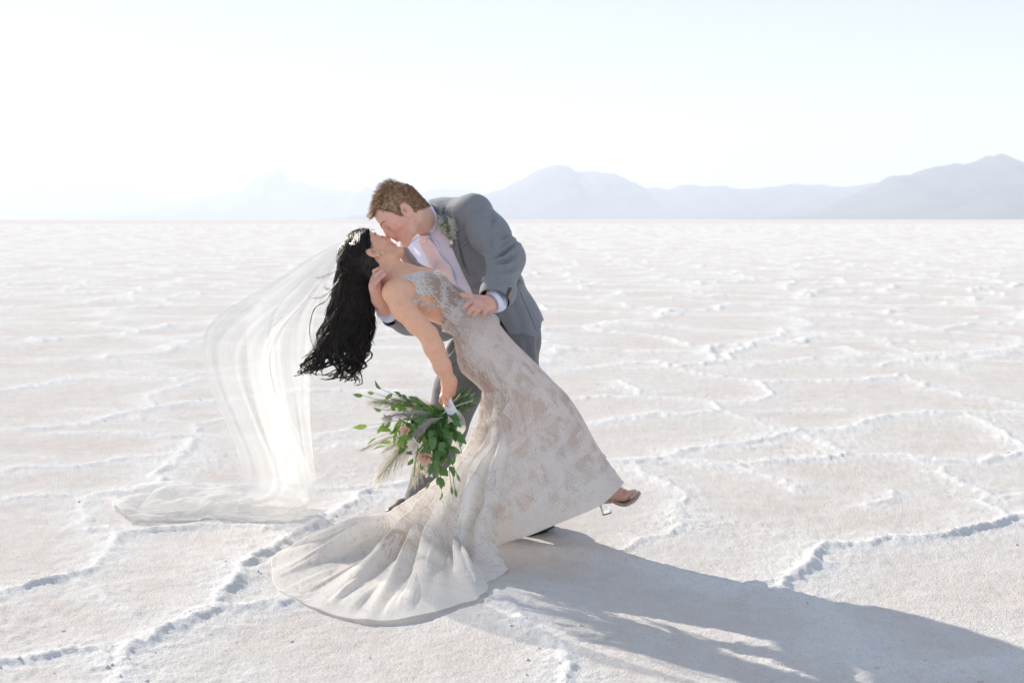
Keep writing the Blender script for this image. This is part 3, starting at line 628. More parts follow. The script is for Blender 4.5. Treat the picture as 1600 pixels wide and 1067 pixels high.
# hair: a cap over the scalp and short strands
def hairline_m(q):
    f, u, s = q[:, 0], q[:, 1], np.abs(q[:, 2])
    lim = np.interp(f, [-.12, -.07, -.03, -.014, .010, .022, .045, .062, .078, .09], [-.056, -.054, -.038, .018, -.006, -.004, .050, .076, .079, .080])
    lim = lim+np.where(f > .05, .010*smooth(.02, .05, s), 0)
    return u-lim
hl = hairline_m(qman); near = (np.linalg.norm(qman, axis=1) < .175) & (np.abs(qman[:, 2]) < .0835+.02*(qman[:, 1] > .03)) & ~((np.abs(qman[:, 2]) > .076) & (qman[:, 1] < .034) & (qman[:, 0] > -.036) & (qman[:, 0] < .02))
Nm = vnormals(Vman, Fman)
kV, kF, us = keep(Vman, Fman, near & (hl > 0))
th = .002+.004*smooth(.03, .09, qman[us, 1])*smooth(-.10, .02, qman[us, 0]); th = th*smooth(0, .012, hl[us])
kV = kV+Nm[us]*(th+.0006*fbm3(kV*120, 3, 5))[:, None]
hm1, nt, b = mat('sandy_hair'); L = nt.links; tc = nd(nt, 'ShaderNodeTexCoord'); n = nd(nt, 'ShaderNodeTexNoise'); n.inputs['Scale'].default_value = 90; n.inputs['Detail'].default_value = 4; L.new(tc.outputs['Object'], n.inputs['Vector'])
cr = nd(nt, 'ShaderNodeValToRGB'); cr.color_ramp.elements[0].position = .3; cr.color_ramp.elements[0].color = (.18, .095, .05, 1); cr.color_ramp.elements[1].position = .75; cr.color_ramp.elements[1].color = (.52, .33, .19, 1); L.new(n.outputs[0], cr.inputs[0]); L.new(cr.outputs[0], b.inputs['Base Color']); b.inputs['Roughness'].default_value = .45
hair_o = mk('hair', kV, [kF], hm1); adopt(hair_o, man)
cand = us[hl[us] > .002]; pick = RNG.choice(cand, 4600, replace=True); root = Vman[pick]+RNG.normal(0, .0016, (4600, 3)); nn = Nm[pick]; q = qman[pick]
top = smooth(.045, .10, q[:, 1]); front = smooth(.03, .08, q[:, 0]); ln = .009+.010*top*RNG.uniform(.6, 1.3, 4600)+.006*front
sweep = (AG[0]*.55+AG[1]*.1)[None]*top[:, None]+(-AG[1]*.9-AG[0]*.35)[None]*(1-top)[:, None]+AG[0][None]*front[:, None]*.5
jit = RNG.normal(0, .11, (4600, 3))+.28*np.stack([fbm3(root*60, 1, 301+k_) for k_ in range(3)], 1); wind = smooth(.09, .12, q[:, 1])*smooth(.05, -.05, q[:, 0])*(RNG.rand(4600) < .5)
d0 = nn*(.28+.22*top)[:, None]+sweep+jit+np.array([.15, 0, .9])[None]*wind[:, None]; d0 /= np.linalg.norm(d0, axis=1, keepdims=True); ln = ln*(1+.9*wind)
t = np.linspace(0, 1, 5)[None, :, None]; paths = root[:, None]+nn[:, None]*.001+d0[:, None]*ln[:, None, None]*t+(sweep-nn*.35)[:, None]*ln[:, None, None]*.35*t*t
V, fs = tubes(paths, np.linspace(.0010, .0003, 5)[None]*RNG.uniform(.7, 1.2, (4600, 1)), 3, cap=False)
o = mk('strands', V, fs, hm1); o['kind'] = 'stuff'; o.parent = hair_o
M_brow = plain('brow_hair', (.24, .135, .08), .8)
Bh = bvh(Vman, Fman)
def on_face(Fn, pts, lift=.001):
    r = []
    for p in pts:
        w = Fn(*p); h_ = Bx.find_nearest(Vector(w)); r.append(np.array(h_[0])+np.array(h_[1])*lift)
    return r
Bx = Bh
for s in (-1, 1):
    pb = on_face(Wg, [(.096, .030, .012*s), (.094, .034, .024*s), (.084, .034, .038*s), (.074, .028, .048*s)], .0006)
    p2 = catmull(pb, 9); V, fs = tubes(p2[None], np.array([[.0012, .0022, .0026, .0026, .0024, .0021, .0017, .0012, .0006]]), 6, flat=.5); adopt(mk('eyebrow', V, fs, M_brow), man)
    pl = on_face(Wg, [(.092, .003, .019*s), (.093, .000, .031*s), (.086, .002, .044*s)], .0004); p2 = catmull(pl, 8); V, fs = tubes(p2[None], np.full((1, 8), .0009), 5); adopt(mk('eyelashes', V, fs, M_brow), man)

# trousers
Fd = Field(P(600, 480, 5.3)-np.array([.03, .35, 1.0]), P(860, 480, 5.7)+np.array([.08, .22, .12]), .0055)
Fd.ell(pelvis, (.138, .108, .14), AX, .05); Fd.cone(belly, pelvis, .10, .10, .05)
Fd.limb([hipL, P(807, 610, 5.30), knL, anL], [.094, .094, .083, .070], .03); Fd.limb([P(742, 556, 5.52), P(716, 608, 5.50), P(697, 668, 5.50), P(658, 778, 5.60)], [.100, .093, .080, .064], .02)
Fd.cone(hipL, P(742, 556, 5.52), .09, .09, .05)
V, Fq = Fd.mesh(); V, Fq, _ = keep(V, Fq, (V[:, 2] > .045))
px, py = proj(V); N = vnormals(V, Fq)
cr_ = 0
def crease(V, N, lines):
    px, py = proj(V); D = np.zeros(len(V)); face = smooth(.3, -.2, N[:, 1])
    for ln_, amp, w in lines:
        d, sd, tt = polydist(px, py, ln_); D += face*amp*np.exp(-(d/w)**1.4)*np.sin(np.pi*np.clip(tt, .03, .97))**.5
        D -= face*amp*.45*np.exp(-((d-w*1.9)/w)**2)*np.sin(np.pi*np.clip(tt, .03, .97))**.5
    return V-N*D[:, None]
V = crease(V, N, [([(692, 560), (705, 548), (716, 528)], .016, 3), ([(700, 575), (725, 560)], .01, 3), ([(684, 612), (706, 616), (730, 604)], .006, 3), ([(655, 768), (668, 776), (678, 764)], .016, 2.6), ([(644, 779), (660, 775)], .012, 2.5), ([(648, 790), (668, 783)], .008, 2.5), ([(664, 742), (674, 770)], .006, 2.5), ([(838, 520), (842, 570)], .005, 3), ([(820, 530), (830, 580)], .006, 4)])
V = V+N*(.0035*fbm3(V*9, 2, 9))[:, None]
o = mk('trousers', V, [Fq], M_trou); adopt(o, man); Btr = bvh(V, Fq); trousers_o = o
V, fs, _ = patch(Btr, [(768, 497), (776, 492), (792, 520), (783, 524)], .004, .004); adopt(mk('belt', V, fs, M_belt), man)
# shoes
for an, toe, heel, dy in ((anL, P(826, 833, 5.33), P(852, 829, 5.46), 0), (anR, P(613, 811, 5.55), P(650, 800, 5.68), 0)):
    Fd = Field(np.minimum(toe, heel)-.09, np.maximum(toe, heel)+.13, .004)
    a, b_ = toe.copy(), heel.copy(); a[2] = .034; b_[2] = .042; mid = a*.55+b_*.45
    Fd.cone(a, mid, .030, .040, .02, (0, 0, 1), .85); Fd.cone(mid, b_, .042, .036, .02); Fd.cone(b_+np.array([0, 0, .02]), an*.35+b_*.65+np.array([0, 0, .035]), .036, .040, .02)
    V, Fq = Fd.mesh(); V[:, 2] = np.maximum(V[:, 2], .012); sh = mk('shoe', V, [Fq], M_shoe); adopt(sh, man)
    Fd = Field(np.minimum(toe, heel)-.07, np.maximum(toe, heel)+.07, .005)
    a[2] = b_[2] = .02; mid = a*.55+b_*.45; Fd.cone(a, mid, .034, .044, .02); Fd.cone(mid, b_, .044, .038, .02); V, Fq = Fd.mesh(); V[:, 2] = np.clip(V[:, 2], .0, .013); so = mk('sole', V, [Fq], M_sole); so.parent = sh; so.matrix_parent_inverse = sh.matrix_parent_inverse.copy(); so.matrix_parent_inverse = Matrix.Identity(4)

# shirt
def outside(Fd): pass
Fd = Field(P(600, 290, 5.2)-np.array([.03, .25, .72]), P(850, 290, 5.5)+np.array([.05, .25, .03]), .0056)
torso(Fd, .004); Fd.cone(neckb, P(690, 372, 5.40), .070, .10, .03); Fd.cone(P(680, 355, 5.385), P(663, 344, 5.32), .068, .0565, .006)
Fd.limb([shL, elL, wrL], [.045, .036, .030], .02); Fd.limb([shR, elR, w2], [.045, .036, .032], .02)
Fd.cone(P(773, 472, 5.0), P(778, 470, 5.02), .036, .04, .005)
V, Fq = Fd.mesh(); N = vnormals(V, Fq)
V = V+N*(.004*fbm3(V*np.array([9, 9, 20]), 2, 19))[:, None]
dn = local(V, neckb, np.stack([Lf, Nf, T_]), 1); V, Fq, _ = keep(V, Fq, ~((np.linalg.norm(V-Wg(-.01, -.03, 0), axis=1) < .078) | ((proj(V)[0] > 782) & (proj(V)[1] > 496))))
o = mk('shirt', V, [Fq], M_shirt); adopt(o, man); shirt_o = o; Bsh = bvh(V, Fq)

# jacket: body and sleeves
VOPEN = [(671, 300), (668, 316), (671.7, 322), (684, 343), (701, 377), (713, 407), (732.6, 448), (738, 462), (745, 478), (764, 487), (776.5, 494), (796, 524), (812, 536), (824, 543), (820, 640), (560, 640), (560, 300)]
VBOT = [(824, 543), (838, 536), (846, 513), (846, 505), (870, 480), (900, 660), (800, 660)]
FARSIDE = [(618, 380), (630, 388), (640, 406), (660, 425), (690, 440), (690, 520), (580, 520), (580, 380)]
Fd = Field(P(600, 290, 5.2)-np.array([.03, .25, .80]), P(860, 290, 5.6)+np.array([.06, .28, .04]), .0047)
torso(Fd, .014); Fd.cone(P(795, 492, 5.46), P(806, 552, 5.46), .095, .098, .05); Fd.ell(P(731, 334, 5.30), (.080, .076, .055), AX, .03); Fd.cone(P(690, 343, 5.38), P(738, 323, 5.28), .048, .036, .02); Fd.cone(neckb, P(690, 350, 5.42), .070, .09, .03)
V, Fq = Fd.mesh(); N = vnormals(V, Fq); px, py = proj(V)
front = N[:, 1] < .35
op_ = inpoly(px, py, VOPEN) & (front | (py > 480)); bt = inpoly(px, py, VBOT)
neckhole = np.linalg.norm(V-Wg(-.02, -.045, 0), axis=1) < .108
V, Fq, us = keep(V, Fq, ~(op_ | bt | neckhole)); V = smooth_border(V, Fq, 20); N = N[us]
JC = [([(716, 408), (730, 420), (748, 432)], .006, 4), ([(735, 450), (752, 440), (768, 418)], .010, 4), ([(800, 470), (812, 500), (818, 530)], .004, 6), ([(745, 370), (757, 395), (770, 412)], .010, 3.5), ([(700, 340), (718, 352)], .003, 4)]
V = crease(V, N, JC); V = V+N*(.004*fbm3(V*7, 2, 29)+.0015*fbm3(V*24, 2, 30))[:, None]
def solid(V, Fs, th):
    """give an open sheet a thickness inwards"""
    N = vnormals(V, Fs); n = len(V); W2 = np.vstack([V, V-N*th]); k = Fs.shape[1]
    E = np.concatenate([Fs[:, [i, (i+1) % k]] for i in range(k)]); key = E[:, 0].astype(np.int64)*n+E[:, 1]; rk = E[:, 1].astype(np.int64)*n+E[:, 0]
    b_ = E[~np.isin(key, rk)]; rim = np.stack([b_[:, 1], b_[:, 0], b_[:, 0]+n, b_[:, 1]+n], 1)
    return W2, [Fs, Fs[:, ::-1]+n, rim]
W2, fs = solid(V, Fq, .004); jacket = mk('jacket', W2, fs, M_suit); adopt(jacket, man); Bj = bvh(V, Fq)
def sub(o, parent): o.parent = parent; return o
def sleeve(pts, rs, lo, hi, creases, cut, seed):
    Fd = Field(lo, hi, .0038); Fd.limb(pts, rs, .045)
    V, Fq = Fd.mesh(); N = vnormals(V, Fq); V, Fq, us = keep(V, Fq, cut(V)); V = smooth_border(V, Fq); N = N[us]
    V = crease(V, N, creases); V = V+N*(.004*fbm3(V*8, 2, seed)+.0012*fbm3(V*26, 2, seed+1))[:, None]; W2, fs = solid(V, Fq, .004)
    o = mk('sleeve', W2, fs, M_suit); sub(o, jacket); return V, Fq, o
cuffd = nrm(wrL-elL)
SC_ = [([(770, 405), (785, 398), (800, 385), (808, 378)], .019, 2.8), ([(772, 412), (790, 410), (806, 398)], .014, 2.8), ([(765, 360), (772, 345), (768, 334)], .009, 3), ([(782, 374), (797, 368)], .010, 3), ([(785, 385), (800, 376)], .008, 2.4), ([(776, 395), (768, 380), (766, 366)], .008, 2.6), ([(758, 350), (764, 385), (773, 405)], .006, 4), ([(775, 425), (795, 424), (808, 415)], .008, 3), ([(765, 440), (785, 446)], .006, 3), ([(770, 428), (782, 440), (800, 440)], .005, 3), ([(750, 320), (757, 332)], .004, 4)]
sV, sF, slv = sleeve([P(742, 334, 5.28), P(764, 365, 5.20), elL+np.array([.006, 0, .010]), P(778, 455, 5.02), P(771, 470, 4.985)], [.068, .064, .057, .052, .047], np.minimum(shL, wrL)-.13, np.maximum(shL, elL)+.14, SC_, lambda V: ((V-P(773.5, 468.5, 4.99))@cuffd < 0), 41)
Bs = bvh(sV, sF)
sleeve([shR, P(690, 470, 5.50), elR, P(640, 497, 5.30), P(607, 489, 5.21)], [.075, .068, .060, .056, .047], np.minimum(shR, w2)-np.array([.13, .15, .25]), np.maximum(shR, elR)+.14, [([(610, 497), (640, 508)], .006, 3)], lambda V: ((V-P(607, 489, 5.22))@nrm(w2-elR) < 0), 43)
def on(B, poly, name, mt, off, th, parent, **kw):
    V, fs, vs = patch(B, poly, off, th, **kw); o = mk(name, V, fs, mt); sub(o, parent) if parent is not man else adopt(o, man); return o
# shirt cuffs
for (c0, c1, r0, r1) in ((P(774, 471, 4.995), P(768.5, 474, 4.985), .041, .037), (P(609, 488, 5.22), P(600.5, 482.5, 5.19), .041, .038)):
    d = nrm(c1-c0); a = nrm(np.cross(d, (0, .3, 1))); b_ = np.cross(d, a); an = np.linspace(0, 2*np.pi, 33)[:-1]; rings = []
    for cc, r in ((c0, r0), (c1, r1), (c1, r1-.004), (c0, r0-.004)): rings.append(cc+r*(np.cos(an)[:, None]*a+np.sin(an)[:, None]*b_))
    adopt(mk('shirt_cuff', np.concatenate(rings), [gridfaces(4, 32, True)], M_shirt), man)
# lapels, collar, pocket, flap
on(Bj, [(664, 316), (671, 318), (692, 326), (698.5, 326), (693, 335.5), (697, 337), (704.6, 336), (708, 346), (713, 362), (720, 397), (727, 425), (734, 446), (732.6, 448), (713, 407), (701, 377.5), (684, 343), (671.7, 322), (664, 318)], 'lapel', M_suit, .011, .0035, jacket)
on(Bj, [(718.4, 383.5), (739.5, 363), (742, 367.5), (721, 388)], 'pocket_welt', M_suit, .005, .005, jacket)
on(Bj, [(799, 461), (811, 437), (815, 441), (804.5, 469)], 'pocket_flap', M_suit, .007, .006, jacket)
# far side of the jacket seen below his chin
V2 = catmull([P(622, 391, 5.25), P(627, 402, 5.27), P(636, 413, 5.28), P(650, 422, 5.29), P(668, 429, 5.30)], 14); V3 = catmull([P(633, 385, 5.29), P(638, 396, 5.30), P(648, 408, 5.31), P(660, 416, 5.32), P(680, 424, 5.33)], 14)
rr = np.linspace(0, 1, 7)[:, None, None]; gV = V2[None]*(1-rr)+V3[None]*rr+np.array([0, -.03, 0])*np.sin(np.pi*rr); gV = gV.reshape(-1, 3); W2, fs = solid(gV, gridfaces(7, 14)[:, ::-1], .006)
o = mk('lapel', W2, fs, M_suit); sub(o, jacket); o['label'] = 'far lapel seen below his chin'
# buttons on the cuff
for i in range(4):
    c = cast(Bs, 796.2-2.1*i, 452+4.6*i); nn_ = nrm(c[1]); a = nrm(np.cross(nn_, (0, 0, 1))); b_ = np.cross(nn_, a); an = np.linspace(0, 2*np.pi, 13)[:-1]
    rings = [c[0]+nn_*h_+r*(np.cos(an)[:, None]*a+np.sin(an)[:, None]*b_) for h_, r in ((0, .0065), (.003, .0068), (.0042, .0058), (.0032, .0035), (.0032, .0001))]
    sub(mk('button', np.concatenate(rings), [gridfaces(5, 12, True)], M_button), slv)
# shirt collar and tie
on(Bsh, [(663, 318), (668, 317), (672, 322), (680, 338), (683, 352), (680.5, 362), (661.5, 359.5), (660.5, 356), (665, 342), (668, 332)], 'shirt_collar', M_shirt, .011, .006, shirt_o)
on(Bsh, [(641, 362), (655, 361), (659, 364), (650, 374), (640, 380), (634, 372)], 'shirt_collar', M_shirt, .009, .005, shirt_o)
on(Bsh, [(668, 378), (684, 376), (724, 462), (716, 466)], 'button_placket', M_shirt, .0035, .003, shirt_o)
tie = on(Bsh, [(660, 375), (673, 371), (680, 380), (690, 396), (699, 407), (706, 416), (711, 428), (716, 447), (722, 462), (713, 463), (700, 450), (686, 430), (673, 410), (664, 392)], 'tie', M_tie, .014, .008, man, off_fn=lambda x, y: .004*np.sin(y*.16+x*.1))
on(Bsh, [(657, 362.5), (672.5, 364), (674.5, 367), (672, 378), (663, 380), (657.5, 372)], 'tie_knot', M_tie, .024, .014, tie)
# seam of the sleeve head, shoulder seam, trim lines
def seam(B, pts, r, lift, parent, mt=M_seam, name='seam', n=26):
    w = []
    for x, y in catmull(np.array(pts, float), n):
        c = cast(B, x, y)
        if c: w.append(c[0]+c[1]*lift)
    V, fs = tubes(np.array(w)[None], np.full((1, len(w)), r), 5); o = mk(name, V, fs, mt); sub(o, parent); return o
seam(Bj, [(719.5, 388.5), (727, 415), (733, 432)], .0009, .0006, jacket)
seam(Bj, [(699, 325), (694, 334), (692, 336)], .0012, .010, jacket); seam(Bj, [(805, 440), (822, 478), (838, 516)], .0009, .0004, jacket)
# wedding ring
rc = PH(750, 482, 4.906); d = nrm(PH(747, 485, 4.902)-mc[2]); a = nrm(np.cross(d, (0, 0, 1))); b_ = np.cross(d, a); an = np.linspace(0, 2*np.pi, 25); V, fs = tubes((rc+.0107*(np.cos(an)[:, None]*a+np.sin(an)[:, None]*b_))[None], np.full((1, 25), .0013), 6, cap=False); adopt(mk('ring', V, fs, M_ring), man)
# ------------------------------------------------------------------ the bride
gx1 = G(790, 858)
woman = empty('person', (float(gx1[0]), float(gx1[1]), 0.0), 'bride with long black hair leaning back in a white lace gown, one foot kicked up', 'person')
CB = P(580, 403.5, 5.10); SB = .87; AB = frame((.40, .47, .765), (-.884, .02, .467)); AB[2] *= -1 if AB[2][1] > 0 else 1
tB = nrm(P(625, 440, 5.1)-P(765, 545, 5.1)); nB = nrm((.55, .0, .80)); nB = nrm(nB-tB*(nB@tB)); lB = np.cross(tB, nB)
AXB = np.stack([lB, nB, tB])
bch, bwa, bhi = P(659, 459, 5.10), P(716, 488, 5.09), P(765, 548, 5.09)
sR, sL = P(618, 457, 4.975), P(640, 446, 5.24)
eR, wR = P(669, 522, 4.93), P(702, 597, 4.93)
eL, wL = P(662, 482, 5.26), P(700, 492, 5.24)
Fd = Field(P(530, 350, 5.0)-np.array([.04, .32, 1.10]), P(1010, 350, 5.1)+np.array([.05, .42, .04]), .0038)
Wb = head(Fd, CB, AB, SB, False)
nb = P(612, 443, 5.10)
Fd.cone(Wb(-.030, -.03, 0), nb, .046, .048, .03); Fd.cone(Wb(.004, -.05, 0), P(625, 436, 5.10), .034, .045, .03)
Fd.ell(P(645, 452, 5.10), (.135, .062, .10), AXB, .03)
Fd.ell(bch, (.125, .075, .13), AXB, .04); Fd.ell(P(671, 446, 5.04), (.062, .052, .062), AXB, .03); Fd.ell(P(672, 443, 5.16), (.062, .052, .062), AXB, .03)
Fd.ell(bwa, (.102, .064, .10), AXB, .05); Fd.ell(P(762, 545, 5.09), (.125, .070, .11), AXB, .06)
Fd.cone(P(626, 449, 5.04), sR, .042, .043, .03); Fd.cone(P(630, 447, 5.16), sL, .042, .043, .03)
Fd.limb([sR, P(630, 482, 4.955), P(652, 506, 4.94), eR, P(678, 543, 4.925), P(691, 572, 4.925), wR], [.044, .041, .036, .0315, .033, .029, .0225], .018)
Fd.limb([sL, eL, wL], [.042, .032, .024], .02)
Fd.limb([P(785, 560, 5.07), P(848, 640, 5.05), P(902, 705, 5.02), P(948, 766, 4.97)], [.062, .048, .038, .026], .03)
Fd.limb([P(785, 570, 5.16), P(818, 700, 5.15), P(802, 812, 5.20)], [.062, .045, .034], .04)
Fd.cone(P(802, 818, 5.20), P(822, 842, 5.12), .03, .022, .02)
# lifted foot
hE, an_, ball, toe = P(945, 776, 4.965), P(956, 765, 4.965), P(975, 774, 4.95), P(990, 766, 4.945)
Fd.cone(an_, hE, .025, .024, .02); Fd.cone(an_, ball, .026, .019, .015); Fd.cone(hE, ball, .024, .018, .015)
sdv = np.array([0, 1.0, 0])
for i, (o_, l_, r_) in enumerate(((-.022, .030, .0095), (-.007, .028, .0078), (.005, .024, .0072), (.016, .019, .0068), (.026, .013, .0062))):
    b0 = ball+sdv*o_*.9+np.array([.004, 0, -.002]); e0 = b0+nrm(toe-ball)*l_*1.25; Fd.cone(ball+sdv*o_*.5, b0, .017, .011, .008); finger(Fd, [b0, (b0+e0)/2+np.array([0, 0, .004]), e0+np.array([0, 0, .004])], r_)
# hand gripping the bouquet: back of the hand to the camera, thumb down
mB = [P(694, 612, 4.905), P(697, 616, 4.895), P(702, 619, 4.895), P(708, 620, 4.905)]
palm(Fd, wR, mB, .0225, .0105, .012, (0, 1, 0), .75); Fd.cone(P(700, 603, 4.925), P(699, 614, 4.92), .022, .017, .012)
for i, mc_ in enumerate(mB[1:]):
    off = np.array([.010*(i+.3), 0, -.004*i]); finger(Fd, [mc_, mc_+np.array([.012, -.012, -.022]), mc_+np.array([.026, .012, -.034]), mc_+np.array([.024, .034, -.024])], .0080)
finger(Fd, [P(694, 611, 4.91), P(691, 621, 4.885), P(697, 630, 4.865), P(702, 634, 4.862)], .0088, .005)
finger(Fd, [mB[0], P(690, 619, 4.90), P(689, 627, 4.915), P(694, 632, 4.93)], .0082)
V, Fq = Fd.mesh(); V = relax(V, Fq, 2, .4)
col = tint((.84, .49, .335), V, CB, AB, SB, (.55, .20, .18), (.66, .32, .24), .35)
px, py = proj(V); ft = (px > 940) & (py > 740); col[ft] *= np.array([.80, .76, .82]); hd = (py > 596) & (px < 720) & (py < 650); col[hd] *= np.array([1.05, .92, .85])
Vw, Fw = V, Fq; qb = local(V, CB, AB, SB); Bw = bvh(V, Fq)
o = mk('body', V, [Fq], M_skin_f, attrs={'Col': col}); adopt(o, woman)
M_nail = plain('pale_nail', (.75, .66, .62), .25)
for c, r in ((P(702.5, 635, 4.853), .0062),):
    Fn = Field(c-.02, c+.02, .0018); Fn.ell(c, (r, r*.6, r*.9), None, 0); V, Fq = Fn.mesh(); adopt(mk('fingernail', V, [Fq], M_nail), woman)
# face details
Bx = Bw; M_black = plain('black_lashes', (.012, .009, .008), .6)
for s in (-1, 1):
    p2 = catmull(on_face(Wb, [(.096, .030, .013*s), (.094, .035, .024*s), (.084, .034, .038*s), (.074, .027, .047*s)], .0006), 9); V, fs = tubes(p2[None], np.array([[.0010, .0018, .0021, .0021, .002, .0017, .0013, .001, .0005]]), 6, flat=.5); adopt(mk('eyebrow', V, fs, M_black), woman)
    b0 = on_face(Wb, [(.092, .003, .019*s), (.093, .000, .031*s), (.086, .002, .044*s)], .0004); b0 = catmull(b0, 14); out = AB[0]*.8-AB[1]*.35
    lsh = np.stack([b0, b0+out*.006, b0+out*.011+AB[1]*.003], 1); V1 = tubes(lsh, np.array([[.0007, .0006, .0003]]), 3, cap=False); V2_ = tubes(b0[None], np.full((1, 14), .0010), 5); V, fs = joinVF([V1, V2_]); adopt(mk('eyelashes', V, fs, M_black), woman)
M_pearl = plain('gold_earring', (.85, .72, .5), .15, 1.0)
for q_, r in (((.004, -.033, .088), .0045), ((.0, -.041, .088), .0038)):
    c = Wb(*q_); Fn = Field(c-.012, c+.012, .0015); Fn.ell(c, (r, r, r), None, 0); V, Fq = Fn.mesh(); adopt(mk('earring', V, [Fq], M_pearl), woman)

# ------------------------------------------------------------------ lace pattern: a 0.9 m tile of drawn motifs
TS, TN = .9, 760
lace = np.zeros((TN, TN), np.float32); rl = np.random.RandomState(11); pxm = TN/TS
def stroke(x0, y0, x1, y1, w0, w1=None, val=1.0, dash=0):
    w1 = w0 if w1 is None else w1; a = np.array([x0, y0])*pxm; b_ = np.array([x1, y1])*pxm; W0, W1 = w0*pxm, w1*pxm; mW = max(W0, W1)+1.5
    xa, xb = int(np.floor(min(a[0], b_[0])-mW)), int(np.ceil(max(a[0], b_[0])+mW)); ya, yb = int(np.floor(min(a[1], b_[1])-mW)), int(np.ceil(max(a[1], b_[1])+mW))
    X, Y = np.meshgrid(np.arange(xa, xb+1), np.arange(ya, yb+1), indexing='ij'); d = b_-a; t = np.clip(((X-a[0])*d[0]+(Y-a[1])*d[1])/(d@d+1e-9), 0, 1)
    D = np.hypot(X-a[0]-t*d[0], Y-a[1]-t*d[1]); W_ = W0+(W1-W0)*t; v = np.clip((W_-D)+.5, 0, 1)*val
    if dash: v = v*(np.sin(t*np.hypot(*d)/pxm/dash*6.283) > -.75)
    xi, yi = np.ix_(np.arange(xa, xb+1) % TN, np.arange(ya, yb+1) % TN); lace[xi, yi] = np.maximum(lace[xi, yi], v)
for _ in range(210):                                    # bundles of parallel cords
    cx, cy = rl.rand(2)*TS; a = rl.choice([.35, -.4, .15, 1.3])+rl.normal(0, .15); n = rl.randint(3, 8); Lg = rl.uniform(.08, .22); sp = rl.uniform(.0065, .010)
    for k in range(n):
        ox, oy = -math.sin(a)*sp*k, math.cos(a)*sp*k; l2 = Lg*rl.uniform(.7, 1.1)
        stroke(cx+ox-math.cos(a)*l2/2, cy+oy-math.sin(a)*l2/2, cx+ox+math.cos(a)*l2/2, cy+oy+math.sin(a)*l2/2, .0018, dash=.006 if rl.rand() < .5 else 0)
def petal(cx, cy, a, r0, r1, w):
    x, y = cx+math.cos(a)*r0, cy+math.sin(a)*r0; xm, ym = cx+math.cos(a)*(r0*.45+r1*.55), cy+math.sin(a)*(r0*.45+r1*.55); x2, y2 = cx+math.cos(a)*r1, cy+math.sin(a)*r1
    stroke(x, y, xm, ym, w*.4, w); stroke(xm, ym, x2, y2, w, w*.15)
for _ in range(85):                                    # open blossoms
    cx, cy = rl.rand(2)*TS; n = rl.randint(9, 15); r = rl.uniform(.018, .040); a0 = rl.rand()*6
    for k in range(n): petal(cx, cy, a0+k*6.283/n+rl.normal(0, .07), .005, r*rl.uniform(.7, 1.15), .0019)
    stroke(cx, cy, cx+.001, cy, .004)
for _ in range(115):                                    # sprigs with leaves
    cx, cy = rl.rand(2)*TS; a = rl.rand()*6.28; x, y = cx, cy
    for k in range(6):
        nx_, ny_ = x+math.cos(a)*.012, y+math.sin(a)*.012; stroke(x, y, nx_, ny_, .0012); petal(nx_, ny_, a+.9, .002, .017, .0024); petal(nx_, ny_, a-.9, .002, .015, .0024); x, y = nx_, ny_; a += rl.normal(0, .25)
def lace_at(u, v):
    x = (u/TS*TN) % TN; y = (v/TS*TN) % TN; i, j = np.floor(x).astype(int), np.floor(y).astype(int); a, b_ = x-i, y-j; i2, j2 = (i+1) % TN, (j+1) % TN; i %= TN; j %= TN
    return (lace[i, j]*(1-a)+lace[i2, j]*a)*(1-b_)+(lace[i, j2]*(1-a)+lace[i2, j2]*a)*b_
def lace_mat(name, under, white):
    m, nt, b = mat(name); L = nt.links; at = nd(nt, 'ShaderNodeAttribute', attribute_name='lace')
    mx = nd(nt, 'ShaderNodeMix', data_type='RGBA'); at2 = nd(nt, 'ShaderNodeAttribute', attribute_name='under'); L.new(at.outputs['Fac'], mx.inputs[0]); L.new(at2.outputs['Color'], mx.inputs[6]); mx.inputs[7].default_value = (*white, 1)
    tc = nd(nt, 'ShaderNodeTexCoord'); n = nd(nt, 'ShaderNodeTexNoise'); n.inputs['Scale'].default_value = 330; n.inputs['Detail'].default_value = 3; L.new(tc.outputs['Object'], n.inputs['Vector'])
    r = nd(nt, 'ShaderNodeMapRange'); r.inputs[1].default_value = .3; r.inputs[2].default_value = .6; r.inputs[3].default_value = .84; L.new(n.outputs[0], r.inputs[0])
    m2 = nd(nt, 'ShaderNodeMix', data_type='RGBA', blend_type='MULTIPLY'); m2.inputs[0].default_value = 1; L.new(mx.outputs[2], m2.inputs[6]); L.new(r.outputs[0], m2.inputs[7]); L.new(m2.outputs[2], b.inputs['Base Color'])
    b.inputs['Roughness'].default_value = .8; b.inputs['Specular IOR Level'].default_value = .2; b.inputs['Sheen Weight'].default_value = .1
    bp = nd(nt, 'ShaderNodeBump'); bp.inputs['Strength'].default_value = .4; bp.inputs['Distance'].default_value = .002; L.new(n.outputs[0], bp.inputs['Height']); L.new(bp.outputs[0], b.inputs['Normal'])
    tr = nd(nt, 'ShaderNodeBsdfTranslucent'); ms = nd(nt, 'ShaderNodeMixShader'); ms.inputs[0].default_value = .5; L.new(m2.outputs[2], tr.inputs[0]); L.new(b.outputs[0], ms.inputs[1]); L.new(tr.outputs[0], ms.inputs[2]); L.new(ms.outputs[0], nt.nodes['Material Output'].inputs[0])
    return m
M_lace = lace_mat('ivory_lace', None, (.96, .945, .925))
NUDE = np.array([.61, .49, .415]); CREAM = np.array([.80, .73, .65])

